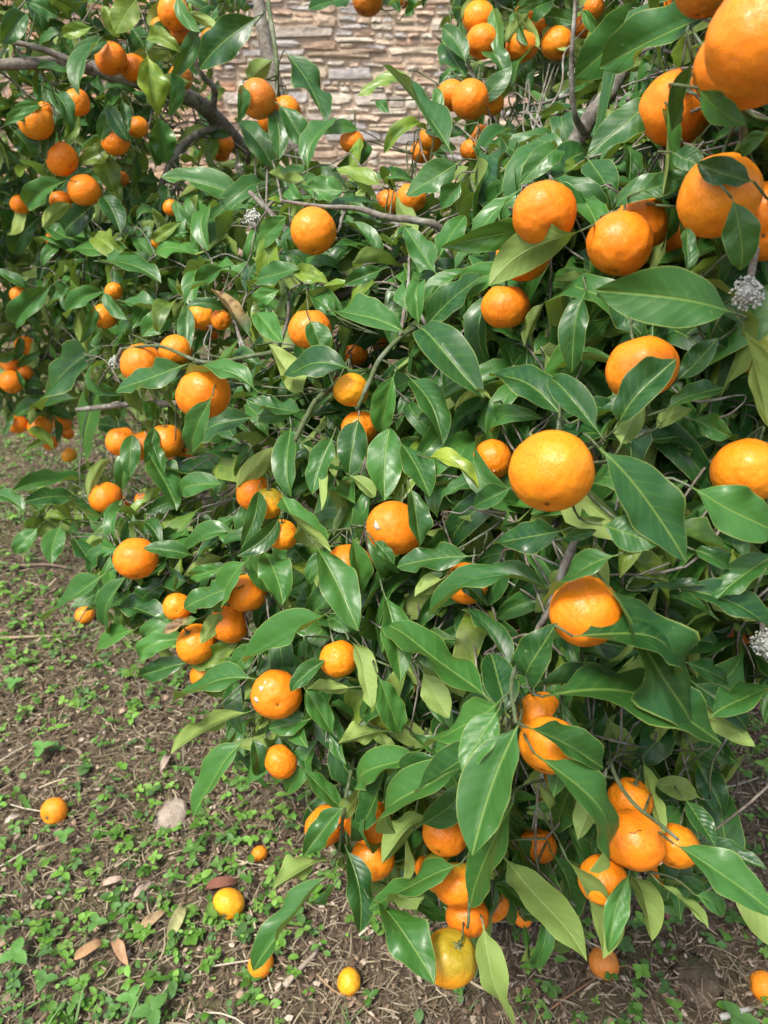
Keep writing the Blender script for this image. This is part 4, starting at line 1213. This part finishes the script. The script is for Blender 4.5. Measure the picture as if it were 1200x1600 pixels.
# ------------------------------------------------------------------ leaf objects: the 300 that show largest in each tree, the rest as one mass
for t in TREES.values():
    lo = t['leafobj']
    nh = t['nhero']
    idx = list(range(nh))
    fill = list(range(nh, len(lo)))

    def score(i):
        V, lf, tint, nu, nv, B, d, (x, y) = lo[i]
        if not (-30 < x < 1230 and -30 < y < 1630): return 99
        return d - float(depth(x, y)) + .05 * d
    fill.sort(key=score)
    size = lambda i: -float(np.ptp(proj(lo[i][0])[0]) + np.ptp(proj(lo[i][0])[1]))
    idx.sort(key=size)
    idx = (idx + fill)[:296]
    took = set(idx)
    rest = [i for i in range(len(lo)) if i not in took]
    for i in idx:
        V, lf, tint, nu, nv, B, d, _ = lo[i]
        me = mesh_np('leaf', V - B, leaf_quads(nu, nv))
        pt_attr(me, 'lf', lf, 'FLOAT_VECTOR')
        pt_attr(me, 'tint', np.broadcast_to(np.array([*tint, 1.0]), (len(V), 4)))
        o = link('leaf', me, t['root'], M_LEAF)
        o.location = B
    if rest:
        V = np.concatenate([lo[i][0] for i in rest]); lf = np.concatenate([lo[i][1] for i in rest])
        tn = np.concatenate([np.broadcast_to(np.array([*lo[i][2], 1.0]), (len(lo[i][0]), 4)) for i in rest])
        Qs, base_i = [], 0
        for i in rest:
            Qs.append(leaf_quads(lo[i][3], lo[i][4]) + base_i); base_i += len(lo[i][0])
        Qs = np.concatenate(Qs)
        me = mesh_np('foliage', V, Qs)
        pt_attr(me, 'lf', lf, 'FLOAT_VECTOR'); pt_attr(me, 'tint', tn)
        tag(link('foliage', me, t['root'], M_LEAF), kind='stuff')
    if t['twig'].n:
        tag(link('twigs', t['twig'].mesh('twigs'), t['root'], M_BARK), kind='stuff')
    if t['gtwig'].n:
        tag(link('green_twigs', t['gtwig'].mesh('green_twigs'), t['root'], M_TWIG), kind='stuff')
    print('tree leaves', nh, len(lo), 'individual', len(idx))

# lichen tufts
for (x, y, r, dz) in [(1168, 458, 27, -.04), (1195, 1005, 24, -.05), (395, 340, 13, -.03), (181, 566, 11, -.05)]:
    d = float(depth(x, y)) + dz
    c = at(x, y, d); R = r * d / FPX
    a = Acc()
    for _ in range(200):
        v = unit(RNG.normal(0, 1, 3))
        p = c + v * R * RNG.uniform(.45, 1.0)
        s_ = R * RNG.uniform(.06, .17)
        O8 = np.array([(1, 0, 0), (-1, 0, 0), (0, 1, 0), (0, -1, 0), (0, 0, 1), (0, 0, -1)]) * s_ * RNG.uniform(.6, 1.3, (6, 1)) + p
        a.add(O8, None, [(0, 2, 4), (2, 1, 4), (1, 3, 4), (3, 0, 4), (2, 0, 5), (1, 2, 5), (3, 1, 5), (0, 3, 5)], A=np.array([.66, .68, .61]) * RNG.uniform(.7, 1.15))
    # core
    th = np.linspace(0, math.pi, 7); la = np.linspace(0, 2 * math.pi, 9)[:-1]
    Vc = np.array([c + R * .62 * RNG.uniform(.85, 1.1) * np.array([math.sin(a1) * math.cos(b1), math.sin(a1) * math.sin(b1), math.cos(a1)]) for a1 in th for b1 in la])
    I = np.arange(56).reshape(7, 8)
    a.add(Vc, np.stack([I[:-1], I[1:], np.roll(I[1:], -1, 1), np.roll(I[:-1], -1, 1)], -1).reshape(-1, 4), None, A=(.40, .41, .36))
    tb = Acc()
    q = np.array(M['kd2'].find(Vector(c))[0])
    path, rad = smooth_path(np.array([c, (c + q) / 2, q]), [.003, .003, .003], 3); tube(tb, path, rad, 6)
    tw_ = link('lichen_twig', tb.mesh('lichen_twig', True, c), M['root'], M_BARK); tw_.location = c
    o = bpy.data.objects.new('lichen_tuft', a.mesh('lichen_tuft', True, c)); o.data.materials.append(M_LICHEN)
    COL.objects.link(o); o.parent = tw_

# ------------------------------------------------------------------ ground litter
def ground_pts(n, near=1.0):
    """random places on the ground, thickest where it is seen close"""
    y = RNG.uniform(.3, 5.2, n * 5); x = RNG.uniform(-2.4, 1.5, n * 5)
    keep = np.minimum(1.0, (1.9 / np.maximum(y, 1.2)) ** 1.6)
    ok = RNG.random(n * 5) < keep
    return np.stack([x[ok], y[ok]], -1)[:n]


def straw(n, lmin, lmax, wmin, wmax, cols, zmax, name, label):
    P = ground_pts(n)
    U = lambda lo, hi: RNG.uniform(lo, hi, (n, 1))
    ln, an, w = U(lmin, lmax), U(0, 6.283), U(wmin, wmax)
    bend = RNG.normal(0, .22, (n, 1))
    t = np.linspace(-.5, .5, 4)[None]
    hx = P[:, :1] + ln * (t * np.cos(an) - bend * t * t * np.sin(an)); hy = P[:, 1:] + ln * (t * np.sin(an) + bend * t * t * np.cos(an))
    hz = gz(hx, hy) + U(.001, zmax) + RNG.normal(0, .10, (n, 1)) * ln * t + np.maximum(0, RNG.normal(0, .06, (n, 1))) * ln * (1 - 4 * t * t)
    hz = np.maximum(hz, gz(hx, hy) + .0005)
    sd = np.concatenate([-np.sin(an), np.cos(an), RNG.normal(0, .5, (n, 1))], 1)
    sd = sd / np.linalg.norm(sd, axis=1)[:, None] * w / 2
    C = np.stack([hx, hy, hz], -1)
    V = np.concatenate([C - sd[:, None], C + sd[:, None]], 1)
    I = np.arange(8).reshape(2, 4)
    Q = np.stack([I[:-1, :-1], I[1:, :-1], I[1:, 1:], I[:-1, 1:]], -1).reshape(-1, 4)
    Qs = (Q[None] + 8 * np.arange(n)[:, None, None]).reshape(-1, 4)
    col = np.array(cols)[RNG.integers(len(cols), size=n)] * RNG.uniform(.55, 1.30, (n, 1)) * np.array([[.95, 1.0, .95]])
    A = np.repeat(np.c_[col, np.ones(n)], 8, axis=0)
    me = mesh_np(name, V.reshape(-1, 3), Qs, False)
    pt_attr(me, 'tint', A)
    return tag(link(name, me, None, M_STRAW), label, None, None, 'stuff')


straw(125000, .008, .050, .0010, .0030, [(.31, .24, .165), (.20, .145, .095), (.40, .32, .23), (.12, .085, .058), (.10, .07, .048), (.15, .105, .07), (.25, .19, .13), (.33, .26, .18)], .018, 'dead_grass', 'fine dead brown grass stems matted over the soil')
straw(1300, .03, .11, .0018, .0045, [(.46, .38, .27), (.40, .32, .22), (.32, .25, .17), (.54, .47, .37)], .026, 'straw', 'longer pale straw stalks lying across the soil')


def flakes(n):
    P = ground_pts(n)
    an = RNG.uniform(0, 6.283, (n, 1)) + np.arange(5)[None] * 1.2566
    r = RNG.uniform(.003, .010, (n, 1)) * RNG.uniform(.5, 1.2, (n, 5))
    el = RNG.uniform(.35, .9, (n, 1)); ro = RNG.uniform(0, 3.14, (n, 1))
    lx, ly = r * np.cos(an), r * np.sin(an) * el
    hx = P[:, :1] + lx * np.cos(ro) - ly * np.sin(ro); hy = P[:, 1:] + lx * np.sin(ro) + ly * np.cos(ro)
    hz = gz(hx, hy) + RNG.uniform(.003, .018, (n, 1)) + RNG.normal(0, .25, (n, 1)) * lx + RNG.normal(0, .25, (n, 1)) * ly
    V = np.concatenate([np.stack([hx, hy, hz], -1), np.stack([P[:, 0], P[:, 1], hz.mean(1) + .0015], -1)[:, None]], 1)
    k = np.arange(5)
    T = np.stack([np.full(5, 5), k, (k + 1) % 5], -1)
    cols = np.array([(.34, .25, .165), (.20, .13, .085), (.42, .33, .24), (.13, .085, .055), (.27, .18, .12), (.48, .40, .31)])
    me = mesh_np('leaf_litter', V.reshape(-1, 3), (T[None] + 6 * np.arange(n)[:, None, None]).reshape(-1, 3), False)
    pt_attr(me, 'tint', np.repeat(np.c_[cols[RNG.integers(len(cols), size=n)] * RNG.uniform(.6, 1.25, (n, 1)), np.ones(n)], 6, axis=0))
    tag(link('leaf_litter', me, None, M_STRAW), 'crumbled scraps of dead brown leaf mixed into the straw', None, None, 'stuff')


flakes(30000)


def blade_leaf(a, foot, dirn, up, ln, wd, col, seg=3, round_=True, droop=.3):
    dirn = unit(dirn); sd = unit(np.cross(dirn, up)); nn = np.cross(sd, dirn)
    t = np.linspace(0, 1, seg + 2)
    w = wd * .5 * (np.sin(math.pi * np.clip(t, .04, .97)) ** (.6 if round_ else 1.0))
    w[0] = wd * .06; w[-1] = wd * .05
    c = foot + np.outer(t * ln, dirn) + np.outer(-droop * ln * t * t, nn)
    V = np.concatenate([c - np.outer(w, sd) + np.outer(w * .3, nn), c, c + np.outer(w, sd) + np.outer(w * .3, nn)])
    I = np.arange(3 * len(t)).reshape(3, -1)
    Q = np.stack([I[:-1, :-1], I[1:, :-1], I[1:, 1:], I[:-1, 1:]], -1).reshape(-1, 4)
    a.add(V, Q, A=col)


GREENS = [(.10, .24, .028), (.14, .31, .045), (.06, .16, .022), (.18, .35, .06), (.11, .24, .05), (.08, .18, .05)]
wd = Acc()
WR = np.random.default_rng(5)
CLEAR = [(268, 1268, 24, 30), (357, 1412, 26, 30), (86, 1270, 26, 24), (545, 1533, 22, 24), (190, 1492, 24, 16), (137, 1490, 20, 14), (236, 1442, 22, 14), (1095, 1532, 40, 44), (943, 1507, 24, 24), (405, 1330, 8, 8)]
for (x, y) in ground_pts(38000):
    patch = .5 + .25 * (math.sin(3.1 * x + 1) + math.sin(2.7 * y + 2.2)) + .2 * math.sin(6.3 * x + 5.1 * y) + .15 * math.sin(11 * x - 9 * y)
    px_, py_, _ = proj(np.array([x, y, 0.0]))
    px_, py_ = float(px_[0]), float(py_[0])
    p_ = .22 + .27 * patch
    p_ += .40 * math.exp(-((px_ - 330) / 170) ** 2 - ((py_ - 1390) / 130) ** 2) + .45 * math.exp(-((px_ - 60) / 190) ** 2 - ((py_ - 1560) / 130) ** 2)
    p_ -= .22 * math.exp(-((px_ - 700) / 280) ** 2 - ((py_ - 1560) / 100) ** 2) + .10 * math.exp(-((px_ - 90) / 150) ** 2 - ((py_ - 1130) / 130) ** 2)
    if WR.random() > p_ or any(abs(px_ - a_) < w_ and abs(py_ - b_) < h_ for a_, b_, w_, h_ in CLEAR): continue
    z = float(gz(x, y))
    col = np.array(GREENS[RNG.integers(len(GREENS))]) * RNG.uniform(.75, 1.3)
    nl = RNG.integers(1, 5)
    h = RNG.uniform(.012, .036)
    an0 = RNG.uniform(0, 6.28)
    sz = RNG.uniform(.006, .013) if RNG.random() < .45 else RNG.uniform(.011, .022)
    for k in range(nl):
        an = an0 + k * 6.283 / nl + RNG.normal(0, .3)
        d = np.array([math.cos(an), math.sin(an), RNG.uniform(-.1, .7)])
        blade_leaf(wd, np.array([x, y, z + h * RNG.uniform(.7, 1)]), d, np.array([0, 0, 1.0]) + RNG.normal(0, .25, 3), sz * RNG.uniform(.8, 1.3), sz * RNG.uniform(.6, .95), col)
tag(link('weeds', wd.mesh('weeds'), None, M_WEED), 'low green weeds with small rounded leaves sprouting through the litter', None, None, 'stuff')

gr = Acc()


def tuft(x, y, n, h, w, spread):
    for _ in range(n):
        an = RNG.uniform(0, 6.28)
        d = np.array([math.cos(an) * spread, math.sin(an) * spread, 1.0])
        col = np.array([(.10, .22, .04), (.14, .27, .07), (.19, .30, .10)][RNG.integers(3)]) * RNG.uniform(.7, 1.2)
        p = np.array([x + RNG.normal(0, .01), y + RNG.normal(0, .01), float(gz(x, y))])
        blade_leaf(gr, p, d, np.array([math.cos(an), math.sin(an), .3]), h * RNG.uniform(.5, 1.2), w, col, seg=4, round_=False, droop=-RNG.uniform(.15, .6))


for (x, y) in ground_pts(420):
    if RNG.random() < .6 or x < -.4: tuft(x, y, RNG.integers(3, 8), RNG.uniform(.03, .08), .0022, .7)
for k in range(6):
    p = on_ground(RNG.uniform(-40, 190), RNG.uniform(1600, 1700))
    tuft(p[0], p[1], 3, .11, .0050, .7)
for k in range(1900):                                        # open grass beyond the crowns
    x, y = RNG.uniform(-4.2, -.9), RNG.uniform(2.7, 6.0)
    tuft(x, y, 5, RNG.uniform(.03, .08), .006, .9)
tag(link('grass', gr.mesh('grass'), None, M_WEED), 'thin green grass blades growing through the litter', None, None, 'stuff')


# trifoliate weeds one can tell apart
def lobed(a, foot, dirn, ln, wd_, col):
    dirn = unit(dirn); up = np.array([0, 0, 1.0]); sd = unit(np.cross(dirn, up)); nn = np.cross(sd, dirn)
    t = np.linspace(0, 1, 13)
    w = wd_ * .5 * np.sin(math.pi * np.clip(t, .03, .98) ** .8) ** .7
    w = w * (1 + .12 * np.where(np.arange(13) % 2 == 0, 1, -1))
    w[0] = .0006; w[-1] = .0006
    c = foot + np.outer(t * ln, dirn) - np.outer(.25 * ln * t * t, nn)
    V = np.concatenate([c - np.outer(w, sd) + np.outer(w * .35, nn), c, c + np.outer(w, sd) + np.outer(w * .35, nn)])
    I = np.arange(39).reshape(3, 13)
    a.add(V, np.stack([I[:-1, :-1], I[1:, :-1], I[1:, 1:], I[:-1, 1:]], -1).reshape(-1, 4), A=col)


TRI = [(237, 1580, 30, 'three-leaved strawberry weed with toothed leaves beside grass blades', .9), (25, 1490, 27, 'broad pale three-leaved weed growing among grass tufts', 1.1),
       (205, 1562, 22, 'small bright strawberry weed next to a larger one', 1.2), (65, 1172, 20, 'pale three-leaved weed in the bare straw below the limb', 1.2),
       (150, 1438, 18, 'three-leaved weed beside the split dry leaf', 1.0), (70, 1530, 20, 'dark three-leaved weed under long grass blades', .8),
       (1155, 1592, 30, 'grey-green lobed weed beside the pale wood chip', .8), (20, 800 + 265, 16, 'three-leaved weed standing alone far out in the straw', 1.2), (100, 1305, 17, 'clover-like weed just below the oblong fallen mandarin', 1.1),
       (420, 1470, 14, 'clover-like weed near the fallen mandarin under the leaf tip', 1.0)]
for (x, y, s, lab, br_) in TRI:
    p = on_ground(x, y, .02); d = float(proj(p)[2][0]); ln = s * d / FPX
    p = on_ground(x, y, .035); g = float(gz(p[0], p[1]))
    root = tag(empty('weed_plant', (p[0], p[1], g)), lab, 'weed', 'three-leaved weeds on the ground')
    an0 = RNG.uniform(0, 6.28)
    a = Acc(); tube(a, smooth_path(np.array([(p[0], p[1], g - .004), (p[0] + .003, p[1], g + .018), (p[0], p[1], g + .034)]), [.0009, .0008, .0007], 3)[0], np.full(7, .0008), 5, A=(.16, .22, .07))
    link('stem', a.mesh('stem'), root, M_WEED)
    for k in range(3):
        an = an0 + k * 2.094 + RNG.normal(0, .15)
        a = Acc(); lobed(a, np.array([p[0], p[1], g + .034]), (math.cos(an), math.sin(an), .25), ln, ln * .72, np.array([.11, .26, .06]) * br_)
        link('leaf', a.mesh('leaf'), root, M_WEED)


# dried leaves, stone, clod, sticks and chips
def dry_leaf(x, y, ln_px, ang, col, lab, curl=1.3, w=.42):
    p = on_ground(x, y, .012); d = float(proj(p)[2][0]); ln = ln_px * d / FPX
    dv = np.array([math.cos(ang), math.sin(ang), .12]); g = float(gz(p[0], p[1]))
    B = np.array([p[0], p[1], g + .012]) - dv * ln / 2 * np.array([1, 1, 0]); T = B + dv * ln
    V, lf = leaf_geo(B, T, np.array([0.2, -.3, 1.0]), ln * w, curl=curl, fold=.5, twist=.7, wav=.4, nu=10, nv=2, seed=float(x))
    V[:, 2] = np.maximum(V[:, 2], g + .002)
    a = Acc(); a.add(V, leaf_quads(10, 2), A=col)
    tag(link('dry_leaf', a.mesh('dry_leaf'), None, M_LITTER), lab, 'dry leaf', 'dried leaves on the ground')


for q in [(190, 1492, 55, -.9, (.42, .25, .14), 'torn tan dry leaf lying on weeds'), (137, 1490, 50, .6, (.40, .24, .12), 'split curled brown dry leaf beside the torn one'),
          (345, 1386, 52, .15, (.20, .085, .055), 'dark reddish brown dry leaf behind the yellow fallen mandarin'), (236, 1442, 48, .7, (.38, .27, .15), 'narrow straw-coloured dry leaf pointing at a weed'),
          (175, 1380, 34, .3, (.46, .34, .26), 'small pinkish dry leaf below the pale stone'), (222, 1392, 36, .9, (.43, .33, .26), 'pale crumpled dry leaf between weeds'),
          (20, 1283, 24, .8, (.50, .44, .36), 'tiny whitish dry leaf with a hole near the oblong fallen mandarin'), (690, 1428, 30, .1, (.50, .34, .25), 'pinkish dry leaf under the low green-topped fruit'),
          (1040, 1428, 32, 1.4, (.24, .10, .08), 'dark red dry leaf on the litter below the bunch'), (258, 1196, 34, 1.4, (.42, .33, .26), 'buff dry leaf standing beside the hanging leaf'),
          (275, 1450, 62, 1.35, (.36, .36, .16), 'long olive dry leaf standing upright among weeds')]:
    dry_leaf(*q)


def lump(name, x, y, wpx, hpx, zf, col, lab, cat, mat, seed, rough=.12):
    p = on_ground(x, y, .01); d = float(proj(p)[2][0])
    rx, ry = wpx * d / FPX / 2, hpx * d / FPX / 2 * 1.15
    r = np.random.default_rng(seed)
    th = np.linspace(0, math.pi, 9); la = np.linspace(0, 2 * math.pi, 15)[:-1]
    V = []
    for a1 in th:
        for b1 in la:
            s = 1 + r.normal(0, rough)
            V.append((rx * s * math.sin(a1) * math.cos(b1), ry * s * math.sin(a1) * math.sin(b1), zf * math.cos(a1) * (1 + r.normal(0, rough * .4))))
    I = np.arange(9 * 14).reshape(9, 14)
    a = Acc(); a.add(V, np.stack([I[:-1], I[1:], np.roll(I[1:], -1, 1), np.roll(I[:-1], -1, 1)], -1).reshape(-1, 4), A=col)
    o = link(name, a.mesh(name, True), None, mat)
    o.location = (p[0], p[1], float(gz(p[0], p[1])) + zf * .55)
    return tag(o, lab, cat)


lump('flat_stone', 268, 1268, 50, 62, .016, (.42, .35, .28), 'pale beige flat stone half sunk in the weeds', 'stone', M_STONE, 3, .07)
lump('soil_clod', 1095, 1532, 66, 74, .013, (.13, .10, .062), 'dark crumbly clod of soil beside weeds', 'clod', M_SOIL, 4, .16)
lump('dry_petal', 152, 1438, 20, 20, .008, (.62, .48, .28), 'small pale yellowish peel scrap among weeds', 'peel scrap', M_LITTER, 5, .2)
lump('white_chip', 1006, 1514, 14, 18, .004, (.75, .74, .70), 'tiny white shell chip on the litter by the rotten mandarin', 'chip', M_LITTER, 6, .1)


def stick(pts, r, col, lab, name='stick'):
    P = [on_ground(x, y, .01 + .008 * (i % 2)) for i, (x, y) in enumerate(pts)]
    for q in P: q[2] += float(gz(q[0], q[1]))
    P, Rr = smooth_path(np.array(P), np.linspace(r, r * .5, len(P)), 5)
    a = Acc(); tube(a, P, Rr, 7, .12, A=col)
    tag(link(name, a.mesh(name), None, M_LITTER), lab, 'stick', 'sticks on the ground')


stick([(445, 1545), (470, 1515), (490, 1495), (502, 1474)], .006, (.42, .35, .27), 'forked pale grey stick lying near the small yellow fallen mandarin')
stick([(490, 1518), (520, 1545), (560, 1568), (590, 1592)], .0022, (.34, .23, .13), 'thin brown stick running below the small yellow fallen mandarin')
stick([(840, 1590), (900, 1550), (950, 1520), (980, 1510)], .0020, (.30, .16, .09), 'thin reddish stick passing the rotten mandarin')
stick([(965, 1500), (1005, 1525), (1045, 1555)], .0022, (.36, .28, .20), 'short pale stick beside the white shell chip')
stick([(0, 1000), (60, 995), (120, 992)], .0045, (.44, .34, .22), 'straw-yellow cane lying out on the open soil')
stick([(10, 885), (70, 880), (120, 890)], .006, (.28, .21, .15), 'brown stick lying below the dark drooping leaves')
stick([(370, 1350), (385, 1345), (400, 1337)], .004, (.48, .40, .27), 'short pale straw stub by the buried mandarin')
stick([(1125, 1592), (1150, 1583), (1175, 1575)], .007, (.60, .57, .52), 'pale weathered wood chip by the grey-green weed', 'wood_chip')
